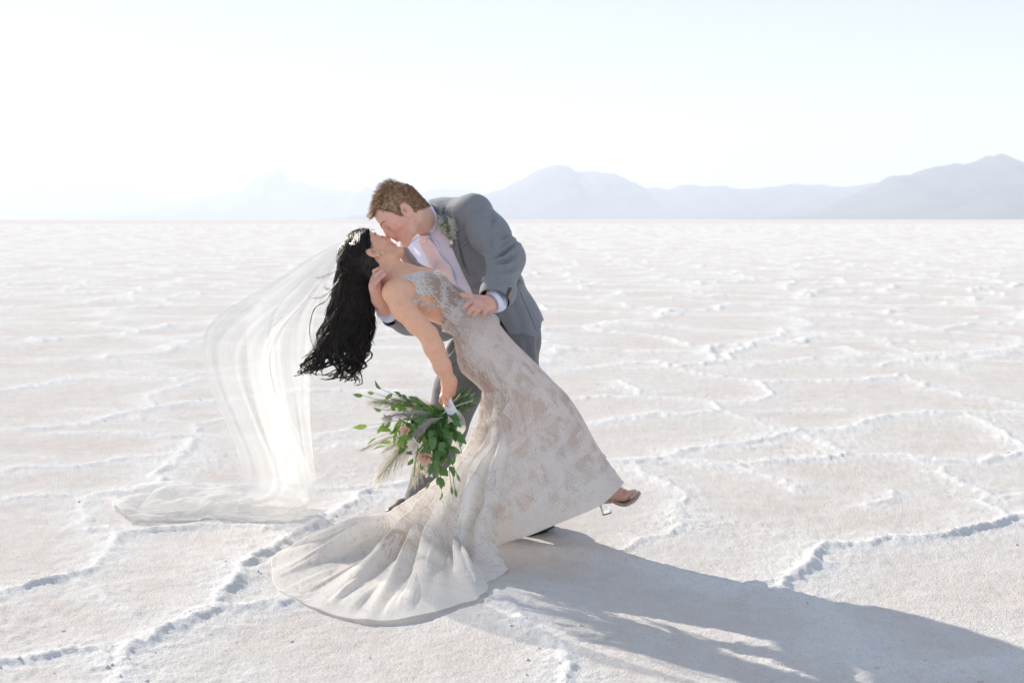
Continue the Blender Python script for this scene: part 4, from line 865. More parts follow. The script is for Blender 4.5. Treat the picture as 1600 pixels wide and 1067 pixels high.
# bodice: offset from the torso, cut out at the back and side
Fd = Field(P(600, 405, 5.1)-np.array([.03, .22, .36]), P(800, 405, 5.1)+np.array([.03, .24, .02]), .003)
g_ = .0075
Fd.ell(P(645, 452, 5.10), (.135, .062+g_, .10+g_), AXB, .03); Fd.ell(bch, (.125+g_, .075+g_, .13+g_), AXB, .04); Fd.ell(P(671, 446, 5.04), (.062+g_, .052+g_, .062+g_), AXB, .03); Fd.ell(P(672, 443, 5.16), (.062+g_, .052+g_, .062+g_), AXB, .03)
Fd.ell(bwa, (.108+g_, .070+g_, .11+g_), AXB, .05); Fd.ell(bhi, (.160+g_, .100+g_, .12+g_), AXB, .06)
V, Fq = Fd.mesh(); V = relax(V, Fq, 1, .4)
BOD = [(616, 430), (632, 430), (655, 424), (684, 423), (702, 434), (722, 452), (745, 470), (752, 480), (712, 527), (700, 518), (690, 513), (691, 507), (688.5, 502), (692, 498), (688, 493), (691, 488), (688, 482), (680, 478), (684, 474), (675, 471), (679, 466), (670, 466), (668, 460), (659, 467), (656, 460), (650, 466), (647, 459.5), (648, 452), (647.5, 446), (643, 441), (637, 438), (628, 434)]
BAC = [(616, 430), (684, 423), (722, 452), (752, 480), (712, 527), (690, 513), (640, 470)]
px, py = proj(V); N = vnormals(V, Fq); kp = np.where(N[:, 1] < .15, inpoly(px, py, BOD), inpoly(px, py, BAC)); V, Fq, us = keep(V, Fq, kp); N = N[us]
q = (V-bwa)@AXB.T; th_ = np.arctan2(q[:, 0], q[:, 1]); lc = lace_at(q[:, 2]+.31, th_*.10+.12); lc = np.clip(lc*1.0+.22, 0, 1)
px, py = proj(V); ed = polydist(px, py, BOD+BOD[:1])[0]; lc = np.maximum(lc, smooth(2.2, 1.0, ed)); bd_d = polydist(px, py, [(735, 455), (692, 513)])[0]; lc = np.maximum(lc, smooth(3.4, 2.6, bd_d)*(1-.7*smooth(.7, .2, bd_d)))
V = V+N*(lc*.0012)[:, None]; W2, fs = solid(V, Fq, .002); at_u = np.tile(np.array([.60, .44, .37]), (len(W2), 1))
bod = mk('bodice', W2, fs, M_lace, attrs={'lace': np.tile(lc, 2), 'under': at_u})
# loose lace leaves along the open side, lying on the skin
LV = []
for (x0, y0, x1, y1) in ((645, 468, 652, 476), (655, 478, 664, 473), (669, 487, 670, 478), (650, 470, 657, 466), (664, 470, 672, 476), (675, 474, 681, 481)):
    d = np.array([x1-x0, y1-y0]); pr = np.array([-d[1], d[0]])*.30; po = [(x0, y0), (x0+d[0]*.35+pr[0], y0+d[1]*.35+pr[1]), (x0+d[0]*.75+pr[0]*.7, y0+d[1]*.75+pr[1]*.7), (x1, y1), (x0+d[0]*.75-pr[0]*.7, y0+d[1]*.75-pr[1]*.7), (x0+d[0]*.35-pr[0], y0+d[1]*.35-pr[1])]
    V, fs, _ = patch(Bw, po, .004, .0025, 1.5, 1.2); LV.append((V, fs))
for ln_ in ([(645, 467), (652, 467), (660, 469), (668, 475), (676, 478), (684, 482)],):
    w = [cast(Bw, x, y) for x, y in catmull(np.array(ln_, float), 16)]; w = np.array([c[0]+c[1]*.003 for c in w if c]); LV.append(tubes(w[None], np.full((1, len(w)), .0014), 4))

# skirt: ribs running from the waist down to the hem
ringsLR = [((692, 514), (735, 461), .104, 5.090), ((709, 523), (764, 487), .122, 5.085), ((715.5, 550), (798, 530), .150, 5.08), ((722, 577), (838, 569), .163, 5.075), ((750, 603), (866, 598), .160, 5.07), ((756, 620), (885, 619), .160, 5.06)]
def g0(x, y, z=.005): Y = (H-z)*F/(y-343.0); return (x, y, Y)
ribs = [
 (0,   [(907,655,5.03),(928,693,5.02),(952,728,5.0),(973,755,4.98)]),
 (30,  [(892,672,4.93),(906,720,4.88),(923,758,4.86),(938,788,4.86)]),
 (55,  [(865,682,4.89),(872,735,4.84),(880,780,4.80),(886,811,4.81)]),
 (80,  [(835,690,4.87),(832,745,4.82),(830,795,4.80),(830,834,4.84)]),
 (98,  [(806,695,4.87),(795,750,4.82),(782,812,4.82),(771,856,4.90)]),
 (110, [(788,700,4.87),(768,770,4.80),(758,838,4.80),g0(786,890)]),
 (119, [(777,700,4.89),(750,775,4.81),(737,850,4.77),g0(768,915)]),
 (127, [(768,700,4.91),(733,780,4.83),(712,856,4.76),g0(729,940)]),
 (135, [(761,700,4.94),(718,783,4.87),(688,862,4.78),g0(662,961)]),
 (143, [(754,700,4.97),(704,786,4.92),(655,872,4.80),g0(600,970)]),
 (151, [(748,700,5.00),(690,788,4.98),(625,872,4.86),g0(540,965)]),
 (159, [(742,700,5.03),(678,790,5.04),(595,868,4.94),g0(480,946)]),
 (167, [(738,700,5.06),(667,792,5.09),(572,856,5.02),g0(434,920)]),
 (175, [(736,700,5.09),(656,794,5.13),(556,842,5.10),g0(425,890)]),
 (183, [(735,702,5.12),(648,798,5.17),(545,834,5.16),g0(430,868)]),
 (198, [(740,710,5.16),(652,803,5.21),(560,830,5.23),g0(484,853)]),
 (216, [(765,715,5.20),(700,805,5.25),(640,822,5.30),g0(590,826)]),
 (245, [(800,715,5.22),(775,795,5.27),(765,822,5.30),g0(760,834,.03)]),
 (290, [(850,700,5.22),(850,760,5.24),(850,790,5.24),(850,808,5.22)]),
 (330, [(900,680,5.15),(915,725,5.14),(930,750,5.12),(945,768,5.10)]),
]
MS = 520; curves = []
for th0, pts in ribs:
    a = math.radians(th0); w = []
    for (l, r_, ry, Yc) in ringsLR:
        mx_, my_ = (l[0]+r_[0])/2, (l[1]+r_[1])/2; hx, hy = (r_[0]-l[0])/2, (r_[1]-l[1])/2; w.append(P(mx_+hx*math.cos(a), my_+hy*math.cos(a), Yc-ry*math.sin(a)))
    w += [P(*p) for p in pts]; curves.append(catmull(w, 60, by_len=False))
CV = np.array(curves); nrb = len(ribs)                     # ribs x 60 x 3
segn = [66, 66, 62, 56, 52, 36, 36, 38, 38, 38, 38, 36, 32, 30, 26, 20, 16, 14, 16, 30]
cyc = np.vstack([CV[-1:], CV, CV[:2]]).reshape(nrb+3, -1); rows = []; vpar = []
for i in range(nrb):
    a_, b_, c_, d_ = cyc[i], cyc[i+1], cyc[i+2], cyc[i+3]
    for t in np.arange(segn[i])/segn[i]: rows.append(.5*((2*b_)+(-a_+c_)*t+(2*a_-5*b_+4*c_-d_)*t*t+(-a_+3*b_-3*c_+d_)*t**3)); vpar.append(i+t)
R_ = np.array(rows).reshape(len(rows), 60, 3); vpar = np.array(vpar); NV = len(rows)
s60 = np.linspace(0, 1, 60); sM = np.linspace(0, 1, MS)**.97; k = np.clip((sM*59).astype(int), 0, 58); tt = (sM*59-k)[None, :, None]; S_ = R_[:, k]*(1-tt)+R_[:, k+1]*tt
for _ in range(6): S_[:, 1:-1] = .5*S_[:, 1:-1]+.25*(S_[:, :-2]+S_[:, 2:])
du = np.linalg.norm(np.diff(S_, axis=1), axis=2); U = np.concatenate([np.zeros((NV, 1)), np.cumsum(du, 1)], 1)
dv = np.linalg.norm(np.diff(np.vstack([S_, S_[:1]]), axis=0), axis=2); Vv = np.concatenate([np.zeros((1, MS)), np.cumsum(dv, 0)[:-1]], 0)
N = vnormals(S_.reshape(-1, 3), gridfaces(NV, MS)).reshape(NV, MS, 3)
if (N[int(np.argmin(abs(vpar-3))), 200, 1]) > 0: N = -N
VP = np.repeat(vpar[:, None], MS, 1); SM = np.repeat(sM[None], NV, 0)
train = smooth(3.6, 6, VP)*smooth(16.5, 14.5, VP); low = smooth(.50, .85, SM)
wav = fbm3(np.stack([VP*.9, SM*2.2, SM*0], -1).reshape(-1, 3), 2, 77).reshape(NV, MS)
wphase = VP*2*np.pi*.62+wav*2.0+2.2*SM
def soft(x): return np.sign(x)*np.abs(x)**.8
amp = train*(.004+.030*low)*(1-.35*smooth(.94, 1, SM)); D = amp*(soft(np.sin(wphase))+.42*np.sin(wphase*2.3+1.7+wav*2))
D += train*low*.024*fbm3(np.stack([VP*2.2+SM*3, SM*9, VP*0], -1).reshape(-1, 3), 3, 78).reshape(NV, MS)
body_f = smooth(.12, .3, SM)*(1-train)
D += body_f*.007*fbm3(np.stack([Vv*5, U*3.2, U*0], -1).reshape(-1, 3), 2, 79).reshape(NV, MS)*smooth(.2, .6, SM)
# drag folds from the hip to the train
pf = S_.reshape(-1, 3); fx, fy = proj(pf); fx = fx.reshape(NV, MS); fy = fy.reshape(NV, MS); fac = (N[..., 1] < .2)
for ln_, am, wd in (([(810, 630), (790, 645), (765, 660), (748, 690)], .017, 5), ([(806, 652), (775, 690), (748, 730)], -.012, 5), ([(850, 625), (820, 665), (780, 720), (750, 770)], .010, 8), ([(880, 640), (840, 700), (800, 760), (745, 820)], .007, 10), ([(735, 660), (720, 710), (690, 765)], .010, 4), ([(756, 640), (742, 690), (715, 740), (670, 800), (620, 840)], -.014, 5), ([(770, 700), (735, 750), (690, 810), (640, 850)], .016, 7), ([(785, 740), (745, 800), (705, 850)], -.014, 6), ([(690, 915), (672, 935), (664, 955)], .012, 5)):
    d, sd, t_ = polydist(fx.ravel(), fy.ravel(), ln_); D += (fac*am*(np.exp(-(d/wd)**2)*np.sin(np.pi*np.clip(t_, .02, .98))**.6).reshape(NV, MS))
S2 = S_+N*D[..., None]
# folds on the ground heave upwards instead of sideways
gl = np.clip(smooth(.10, .03, S_[..., 2]), 0, 1)*train
lift = (.5+.5*np.sin(wphase+.6))**1.5*.055*gl*(1-.92*smooth(.86, 1, SM))+.022*gl*np.clip(fbm3(np.stack([VP*1.9+3, SM*9, VP*0], -1).reshape(-1, 3), 3, 80).reshape(NV, MS), 0, 1)*(1-smooth(.965, 1, SM))
S2[..., 2] = np.where(gl > 0, np.maximum(S2[..., 2], 0)*(1-gl)+(np.maximum(S_[..., 2], .004)+lift)*gl, S2[..., 2]); 
gh = ground_height(S2[..., 0].ravel(), S2[..., 1].ravel())[0].reshape(NV, MS); S2[..., 2] = np.maximum(S2[..., 2], gh+.003)
# lace
u_, v_ = U.ravel(), Vv.ravel(); lc = lace_at(u_*1.2+.2, v_*1.2+.1); lc2 = lace_at(v_*1.13+.35, u_*1.13+.62)
dense = np.clip(.25+.75*smooth(.86, 1.0, SM)*(1-.62*train)+.28*train*smooth(.45, .75, SM)+.22*smooth(.28, .1, SM)+.35*vnoise2(u_*5, v_*5, 5).reshape(NV, MS), 0, 1).ravel()
lc = np.clip(np.maximum(lc, lc2*smooth(.30, .62, dense))+.28+.38*dense, 0, 1)
hem = smooth(.990, .994, SM).ravel(); lc = np.maximum(lc, hem)
wb = smooth(.012, .009, U.ravel()); lc = np.maximum(lc, wb)
und = NUDE[None]*(1-dense[:, None]*.55)+CREAM[None]*dense[:, None]*.55
warm = (smooth(2.0, 3.2, VP)*smooth(6, 4, VP)*smooth(.5, .7, SM)*smooth(1.0, .9, SM)).ravel()[:, None]; und = und*(1-.6*warm)+np.array([.80, .56, .45])*.6*warm
V = S2.reshape(-1, 3); Nn = vnormals(V, gridfaces(NV, MS)); sg = np.sign((Nn*N.reshape(-1, 3)).sum(1)); V = V+Nn*(sg*.0026*lc)[:, None]
i = np.arange(NV)[:, None]; j = np.arange(MS-1)[None]; i2 = (i+1) % NV; fq = np.stack([i*MS+j, i*MS+j+1, i2*MS+j+1, i2*MS+j], -1).reshape(-1, 4)
c0 = V[fq[:, 0]]; fn = np.cross(V[fq[:, 1]]-c0, V[fq[:, 3]]-c0); 
if (fn[:, :]*N.reshape(-1, 3)[fq[:, 0]]).sum() < 0: fq = fq[:, ::-1]
gown = mk('gown', V, [fq], M_lace, attrs={'lace': lc, 'under': und}); adopt(gown, woman); Bgown = None
sub(bod, gown); V, fs = joinVF(LV); o = mk('lace_leaves', V, fs, M_lace, attrs={'lace': np.ones(len(V)), 'under': np.ones((len(V), 3))*.8}); sub(o, gown)
# rolled hem cord
hc_ = S2[:, -1]; hc_ = np.vstack([hc_, hc_[:1]])+np.array([0, 0, .001]); V, fs = tubes(hc_[None], np.full((1, len(hc_)), .0018), 5, cap=False); o = mk('hem_cord', V, fs, M_lace, attrs={'lace': np.ones(len(V)), 'under': np.ones((len(V), 3))*.8}); sub(o, gown)

# shoe on the lifted foot
M_insole = plain('tan_shoe_leather', (.36, .27, .22), .4); M_clear = plain('clear_acrylic', (.95, .96, .97), .03, var=.01); M_clear.node_tree.nodes['Principled BSDF'].inputs['Transmission Weight'].default_value = 1.0; M_clear.node_tree.nodes['Principled BSDF'].inputs['IOR'].default_value = 1.3
sp = catmull([P(940, 777, 4.965), P(952, 780, 4.96), P(964, 785.5, 4.955), P(976, 787, 4.95), P(990, 780, 4.945), P(1000.5, 769, 4.945)], 26)
wd = np.interp(np.linspace(0, 1, 26), [0, .3, .65, .9, 1], [.024, .026, .040, .034, .014]); T = np.gradient(sp, axis=0); T /= np.linalg.norm(T, axis=1, keepdims=True); Sd = np.array([0, 1., 0]); Up = np.cross(T, Sd); Up *= np.sign(Up[:, 2:3]); prof = [(-1, .0), (-1, .005), (-.85, .0070), (.85, .0070), (1, .005), (1, .0), (.9, -.003), (-.9, -.003)]
V = np.stack([sp+Sd*(wd*a)[:, None]+Up*h_ for a, h_ in prof], 1).reshape(-1, 3); fs = gridfaces(26, 8, True); cp = [np.array([[0, 1, 2, 3]]), np.array([[0, 3, 4, 5]]), np.array([[0, 5, 6, 7]]), np.array([[200, 201, 202, 203]]), np.array([[200, 203, 204, 205]]), np.array([[200, 205, 206, 207]])]
sand = mk('sandal', V, [fs]+cp, M_insole); adopt(sand, woman)
hp, hq = P(942, 782, 4.963), P(948, 800.5, 4.963); rg = []
for cc, r in ((hp, .021), (hp*.4+hq*.6, .0165), (hq, .0165)):
    an = np.linspace(0, 2*np.pi, 25)[:-1]; ax1 = nrm((1, 0, .3)); rg.append(cc+r*(np.sign(np.cos(an))*np.abs(np.cos(an))**.6)[:, None]*ax1+r*.9*(np.sign(np.sin(an))*np.abs(np.sin(an))**.6)[:, None]*Sd)
V = np.concatenate(rg); fs = [gridfaces(3, 24, True), np.array([[0, j, j+1] for j in range(1, 23)]), np.array([[48, 48+j+1, 48+j] for j in range(1, 23)])]; sub(mk('heel', V, fs, M_clear), sand)
rg = [rg[2]+np.array([0, 0, 0.0]), rg[2]+(hq-hp)/np.linalg.norm(hq-hp)*.004]; V = np.concatenate(rg); fs = [gridfaces(2, 24, True), np.array([[24, 24+j+1, 24+j] for j in range(1, 23)])]; sub(mk('heel_tip', V, fs, M_sole), sand)
st = []
for yy in np.linspace(0, 1, 4):
    b0 = ball+(toe-ball)*(.0+.28*yy)-np.array([.004, 0, 0]); an = np.linspace(-.15, np.pi+.15, 16); st.append(b0+np.cos(an)[:, None]*.040*Sd+np.sin(an)[:, None]*.024*nrm((-.25, 0, 1))-np.array([0, 0, .006]))
V = np.array(st).reshape(-1, 3); W2, fs = solid(V, gridfaces(4, 16), .0015); sub(mk('clear_strap', W2, fs, M_clear), sand)

# ------------------------------------------------------------------ her hair
hb, nt, b = mat('black_hair'); L = nt.links; tc = nd(nt, 'ShaderNodeTexCoord'); n = nd(nt, 'ShaderNodeTexNoise'); n.inputs['Scale'].default_value = 40; L.new(tc.outputs['Object'], n.inputs['Vector'])
cr = nd(nt, 'ShaderNodeValToRGB'); cr.color_ramp.elements[0].position = .35; cr.color_ramp.elements[0].color = (.005, .0045, .005, 1); cr.color_ramp.elements[1].position = .8; cr.color_ramp.elements[1].color = (.030, .019, .015, 1); L.new(n.outputs[0], cr.inputs[0]); L.new(cr.outputs[0], b.inputs['Base Color']); b.inputs['Roughness'].default_value = .42; b.inputs['Specular IOR Level'].default_value = .4
def hairline_f(q):
    f, u, s = q[:, 0], q[:, 1], np.abs(q[:, 2])
    return u-np.interp(f, [-.12, -.06, -.03, -.012, .008, .03, .05, .07, .085], [-.075, -.070, -.045, .024, .016, .022, .048, .066, .072])
Nw = vnormals(Vw, Fw); hl = hairline_f(qb); near = (np.linalg.norm(qb, axis=1) < .165) & ~((np.abs(qb[:, 2]) > .074) & (qb[:, 1] < .036) & (qb[:, 0] > -.034) & (qb[:, 0] < .02))
kV, kF, us = keep(Vw, Fw, near & (hl > 0)); th = .008*smooth(0, .014, hl[us]); kV = kV+Nw[us]*(th+.0004*fbm3(kV*np.array([160, 60, 60]), 2, 5))[:, None]
hairB = mk('hair', kV, [kF], hb); adopt(hairB, woman)
HS = [((548.5, 369), (575.5, 357), .045), ((541, 385), (580, 372), .088), ((535, 398), (580, 392), .092), ((529, 412), (583, 412), .085), ((525, 436), (584, 438), .072), ((519, 475), (583, 474), .062), ((513, 510), (577, 510), .058), ((501, 540), (570, 545), .055), ((484, 562), (562, 572), .05), ((472, 579), (551, 592), .045)]
def hair_pt(q, ph, rad, st, Yoff=0):
    """q unused; ph angle round the section, rad 0..1, st station param 0..1"""
    k = st*(len(HS)-1); i = np.clip(k.astype(int), 0, len(HS)-2); t = k-i
    A_ = np.array([[*h_[0], *h_[1], h_[2]] for h_ in HS]); h0, h1 = A_[i], A_[i+1]; h_ = h0*(1-t[:, None])+h1*t[:, None]
    c = rad*np.cos(ph); x = (h_[:, 0]+h_[:, 2])/2+(h_[:, 2]-h_[:, 0])/2*c; y = (h_[:, 1]+h_[:, 3])/2+(h_[:, 3]-h_[:, 1])/2*c
    Y = 5.105-rad*np.sin(ph)*h_[:, 4]+.02*st; return np.stack([(x-800)/F*Y, Y, H-(y-343)/F*Y], 1)
# inner mass
rings = []; an = np.linspace(0, 2*np.pi, 41)[:-1]
for s in np.linspace(0.05, .76, 40): rings.append(hair_pt(0, an, .90*(1-.25*smooth(.6, .86, s))*(1+.05*np.sin(an*7+s*9)+.04*np.sin(an*13-s*14)), np.full(40, s)))
V = np.concatenate(rings); fs = [gridfaces(40, 40, True), np.array([[1560, 1560+j, 1560+j+1] for j in range(1, 39)])]; sub(mk('hair_mass', V, fs, hb), hairB)
NS, SG = 4000, 22; rh = np.random.RandomState(3)
ncl = 210; cph = rh.uniform(-.5, np.pi+.5, ncl); crad = np.sqrt(rh.uniform(.55, 1, ncl)); cw1, cw2, cp1, cp2 = rh.uniform(.7, 1.4, ncl), rh.uniform(1.5, 3, ncl), rh.rand(ncl)*6.28, rh.rand(ncl)*6.28; cend = rh.uniform(.74, 1.07, ncl)
ci = rh.randint(0, ncl, NS); ph = cph[ci]+rh.normal(0, .10, NS); rd = np.clip(crad[ci]+rh.normal(0, .05, NS), .3, 1.06); s0 = rh.uniform(0, .10, NS); s1 = cend[ci]+rh.normal(0, .012, NS)
tq = np.linspace(0, 1, SG)[None]; ST = s0[:, None]+(s1-s0)[:, None]*tq; conv = smooth(.55, 1, ST)
PH_ = ph[:, None]*(1-.88*conv)+cph[ci][:, None]*.88*conv+.10*cw1[ci][:, None]*np.sin(ST*9*cw1[ci][:, None]+cp1[ci][:, None])*smooth(.2, .7, ST); RD = rd[:, None]*(1-.85*conv)+crad[ci][:, None]*.85*conv+.07*np.sin(ST*11+cp2[ci][:, None])*smooth(.25, .8, ST)
pts = hair_pt(0, PH_.ravel(), RD.ravel(), np.clip(ST, 0, 1.0).ravel()).reshape(NS, SG, 3)
ov = np.clip(ST-1, 0, 1)[..., None]; pts = pts+ov*np.array([-.06, 0, -.16])
wv = smooth(.3, .95, ST)[..., None]; cam_ = rh.uniform(.010, .040, ncl)[ci][:, None, None]; pts = pts+wv*cam_*np.stack([np.sin(ST*19*cw1[ci][:, None]+cp2[ci][:, None]), .4*np.cos(ST*15+cp1[ci][:, None]), .3*np.sin(ST*17+cp1[ci][:, None])], -1)+wv*.006*np.stack([np.sin(ST*26+cp1[ci][:, None]), np.cos(ST*23+cp2[ci][:, None]), .4*np.sin(ST*31+cp2[ci][:, None])], -1)+rh.normal(0, .0009, (NS, SG, 3))*wv
V, fs = tubes(pts, np.interp(tq[0], [0, .1, .8, 1], [.0006, .0011, .0010, .0003])[None]*rh.uniform(.7, 1.3, (NS, 1)), 3, cap=False); o = mk('strands', V, fs, hb); o['kind'] = 'stuff'; sub(o, hairB)
# stray locks on the wind
st_ = []
for pts_ in ([(537, 405), (524, 424), (505, 433), (494, 436)], [(533, 430), (520, 450), (503, 466), (488, 467)], [(524, 445), (510, 470), (492, 482), (484, 515), (490, 540), (500, 552)], [(515, 490), (500, 520), (488, 545), (480, 560)], [(512, 510), (498, 530), (494, 548)], [(540, 420), (528, 440), (514, 452), (507, 448)], [(580, 480), (586, 500), (583, 512), (578, 520)], [(572, 520), (576, 535), (570, 550), (560, 556)], [(520, 470), (509, 495), (503, 520), (492, 533)], [(578, 500), (585, 520), (580, 533)]):
    base = catmull([P(x, y, 5.04+.03*rh.rand()) for x, y in pts_], 20)
    for k_ in range(5): st_.append(base+rh.normal(0, .0022, 3)*np.linspace(.3, 1.6, 20)[:, None]+rh.normal(0, .0005, (20, 3)))
V, fs = tubes(np.array(st_), np.interp(np.linspace(0, 1, 20), [0, 1], [.0008, .00035])[None], 3, cap=False); o = mk('stray_lock', V, fs, hb); o['kind'] = 'stuff'; sub(o, hairB)
# light strands on the crown, combed back from the hairline
cand = us[(hl[us] > .001)]; pick = rh.choice(cand, 1500); root = Vw[pick]+Nw[pick]*.0075; tg = hair_pt(0, np.arccos(np.clip(rh.uniform(-1, 1, 1500), -1, 1)), np.full(1500, 1.0), np.full(1500, .30)); 
dirs = tg-root; nn = Nw[pick]; dirs -= nn*(dirs*nn).sum(1)[:, None]; dirs /= np.linalg.norm(dirs, axis=1, keepdims=True); t = np.linspace(0, 1, 6)[None, :, None]; pth = root[:, None]+dirs[:, None]*t*.045-nn[:, None]*t*t*.010+rh.normal(0, .0005, (1500, 6, 3)); V, fs = tubes(pth, np.linspace(.0010, .0004, 6)[None], 3, cap=False); o = mk('crown_strands', V, fs, hb); o['kind'] = 'stuff'; sub(o, hairB)

# ------------------------------------------------------------------ the veil
m, nt, b = mat('tulle'); L = nt.links; nt.nodes.remove(b); out = nt.nodes['Material Output']
lw = nd(nt, 'ShaderNodeLayerWeight'); lw.inputs[0].default_value = .25; r = nd(nt, 'ShaderNodeMapRange'); r.inputs[1].default_value = 0; r.inputs[2].default_value = 1; r.inputs[3].default_value = .38; r.inputs[4].default_value = .46; L.new(lw.outputs['Facing'], r.inputs[0])
at = nd(nt, 'ShaderNodeAttribute', attribute_name='edge'); mxv = nd(nt, 'ShaderNodeMath', operation='ADD', use_clamp=True); L.new(r.outputs[0], mxv.inputs[0]); L.new(at.outputs['Fac'], mxv.inputs[1])
df = nd(nt, 'ShaderNodeBsdfDiffuse'); df.inputs[0].default_value = (.88, .875, .86, 1); tl = nd(nt, 'ShaderNodeBsdfTranslucent'); tl.inputs[0].default_value = (.88, .875, .86, 1); m1 = nd(nt, 'ShaderNodeMixShader'); m1.inputs[0].default_value = .45; L.new(df.outputs[0], m1.inputs[1]); L.new(tl.outputs[0], m1.inputs[2])
tp = nd(nt, 'ShaderNodeBsdfTransparent'); m2 = nd(nt, 'ShaderNodeMixShader'); L.new(mxv.outputs[0], m2.inputs[0]); L.new(tp.outputs[0], m2.inputs[1]); L.new(m1.outputs[0], m2.inputs[2]); L.new(m2.outputs[0], out.inputs[0]); M_veil = m
def veil_sheet(ribs_, ns, nr, amp, nf, seed, thick_edges=True):
    C_ = np.array([catmull([P(*p) for p in r_], ns) for r_ in ribs_]); k_ = len(ribs_); g = np.linspace(0, k_-1, nr); V = np.stack([catmull(C_[:, j], g/(k_-1), by_len=False) for j in range(ns)], 1)      # nr x ns x 3
    a_, s_ = np.meshgrid(np.linspace(0, 1, nr), np.linspace(0, 1, ns), indexing='ij'); nz = fbm3(np.stack([a_*4, s_*1.6, a_*0], -1).reshape(-1, 3), 2, seed).reshape(nr, ns)
    ph_ = a_*nf*6.283+nz*2.5; grow = smooth(0, .18, s_)
    V = V+np.stack([.35*amp*np.cos(ph_)*grow, amp*(np.sin(ph_)+.5*np.sin(ph_*2.3+1))*grow, .2*amp*np.sin(ph_*1.7)*grow], -1)
    fl = smooth(.10, .02, V[..., 2]); V[..., 2] = np.maximum(V[..., 2], .008)+fl*.045*np.clip(fbm2(V[..., 0].ravel()*7, V[..., 1].ravel()*9, 3, seed+4).reshape(nr, ns)+.1, 0, 1); e = np.minimum(a_, 1-a_); ed = smooth(.012, .002, e)*.30+smooth(.992, 1, s_)*.3
    ed = ed+.01*(.5+.5*np.sin(ph_*1.0+.8))*grow+.02*vnoise3(np.stack([a_*40, s_*5, a_*0], -1).reshape(-1, 3), seed+9).reshape(nr, ns)*grow
    return V.reshape(-1, 3), [gridfaces(nr, ns)], ed.ravel()
A1 = [[(551, 368, 5.10), (496, 396, 5.16), (421, 443, 5.22), (352, 485, 5.28), (321, 518, 5.31), (316, 560, 5.33), (326, 602, 5.36), (346, 648, 5.39), (368, 700, 5.42), (376, 742, 5.55), (350, 756, 5.78), (270, 768, 5.86), (168, 777, 5.96)],
      [(547, 374, 5.08), (500, 410, 5.12), (440, 460, 5.16), (385, 505, 5.20), (362, 540, 5.22), (362, 580, 5.25), (375, 620, 5.28), (395, 670, 5.32), (415, 720, 5.38), (418, 762, 5.52), (380, 780, 5.66), (290, 788, 5.70), (180, 797, 5.74)],
      [(542, 382, 5.05), (505, 425, 5.08), (460, 475, 5.11), (420, 515, 5.14), (405, 550, 5.16), (405, 590, 5.20), (418, 640, 5.24), (440, 690, 5.30), (458, 735, 5.38), (458, 776, 5.52), (425, 792, 5.62), (330, 801, 5.62), (200, 813, 5.56)],
      [(536, 392, 5.03), (512, 430, 5.05), (480, 470, 5.08), (448, 510, 5.11), (432, 545, 5.14), (430, 580, 5.18), (441, 620, 5.22), (462, 668, 5.28), (485, 718, 5.34), (496, 757, 5.46), (476, 796, 5.62), (400, 813, 5.57), (290, 815, 5.55)]]
V1, f1, e1 = veil_sheet(A1, 210, 190, .0045, 2.7, 101)
B1 = [[(550, 369, 5.16), (500, 398, 5.24), (440, 440, 5.32), (395, 480, 5.38), (385, 530, 5.42), (392, 590, 5.45), (405, 650, 5.48), (420, 700, 5.52), (430, 750, 5.6)],
      [(545, 376, 5.17), (510, 410, 5.24), (470, 450, 5.31), (440, 490, 5.37), (432, 540, 5.41), (440, 600, 5.44), (450, 655, 5.48), (460, 705, 5.52), (466, 755, 5.6)],
      [(538, 388, 5.16), (516, 430, 5.22), (500, 470, 5.28), (490, 510, 5.33), (486, 550, 5.37), (484, 600, 5.42), (484, 655, 5.46), (488, 705, 5.5), (494, 750, 5.58)]]
V2v, f2, e2 = veil_sheet(B1, 110, 120, .004, 1.9, 102)
# the end of the veil lying along the ground
C1 = [[(380, 742, 5.5), (392, 752, 5.66), (400, 760, 5.85), (398, 768, 6.0)], [(478, 752, 5.52), (470, 770, 5.56), (462, 785, 5.66), (430, 795, 5.78)]]
Gr = [[(168, 778, 6.02), (230, 772, 6.05), (300, 764, 6.02), (370, 762, 6.0), (430, 764, 5.95), (472, 771, 5.80)],
      [(176, 786, 5.90), (235, 778, 5.86), (305, 774, 5.84), (372, 776, 5.80), (432, 776, 5.74), (474, 779, 5.70)],
      [(182, 800, 5.70), (236, 796, 5.66), (305, 790, 5.66), (370, 792, 5.64), (432, 790, 5.62), (476, 790, 5.62)],
      [(200, 817, 5.53), (250, 812, 5.55), (325, 809, 5.60), (402, 815, 5.55), (440, 808, 5.60), (478, 801, 5.68)]]
V3v, f3, e3 = veil_sheet(Gr, 130, 90, .010, 2.2, 103)
V4v, f4, e4 = veil_sheet([[(p[0]+6, p[1]-3, p[2]+.03) for p in r_] for r_ in Gr], 110, 70, .014, 3, 104)
Lb = [[(410, 752, 5.62), (425, 765, 5.68), (440, 780, 5.70), (478, 801, 5.66)], [(440, 742, 5.5), (462, 760, 5.56), (480, 780, 5.62), (478, 800, 5.66)], [(470, 700, 5.4), (486, 740, 5.46), (482, 765, 5.56), (470, 790, 5.68)]]
V5v, f5, e5 = veil_sheet(Lb, 60, 50, .008, 2, 105)
V, fs = joinVF([(V1, f1), (V2v, f2), (V4v, f4), (V5v, f5)]); veil = mk('veil', V, fs, M_veil, attrs={'edge': np.concatenate([e1, e2, e4, e5])}); adopt(veil, woman); veil['label'] = 'sheer white tulle veil blown out to the left and trailing on the salt'
M_comb = plain('pearl_comb', (.80, .78, .74), .3)
pc = np.array([hair_pt(0, np.array([np.pi*.97-a]), np.array([1.08]), np.array([.06+.05*a]))[0] for a in np.linspace(0, 1.2, 14)]); V, fs = tubes(pc[None], np.full((1, 14), .0035), 6); sub(mk('hair_comb', V, fs, M_comb), veil)
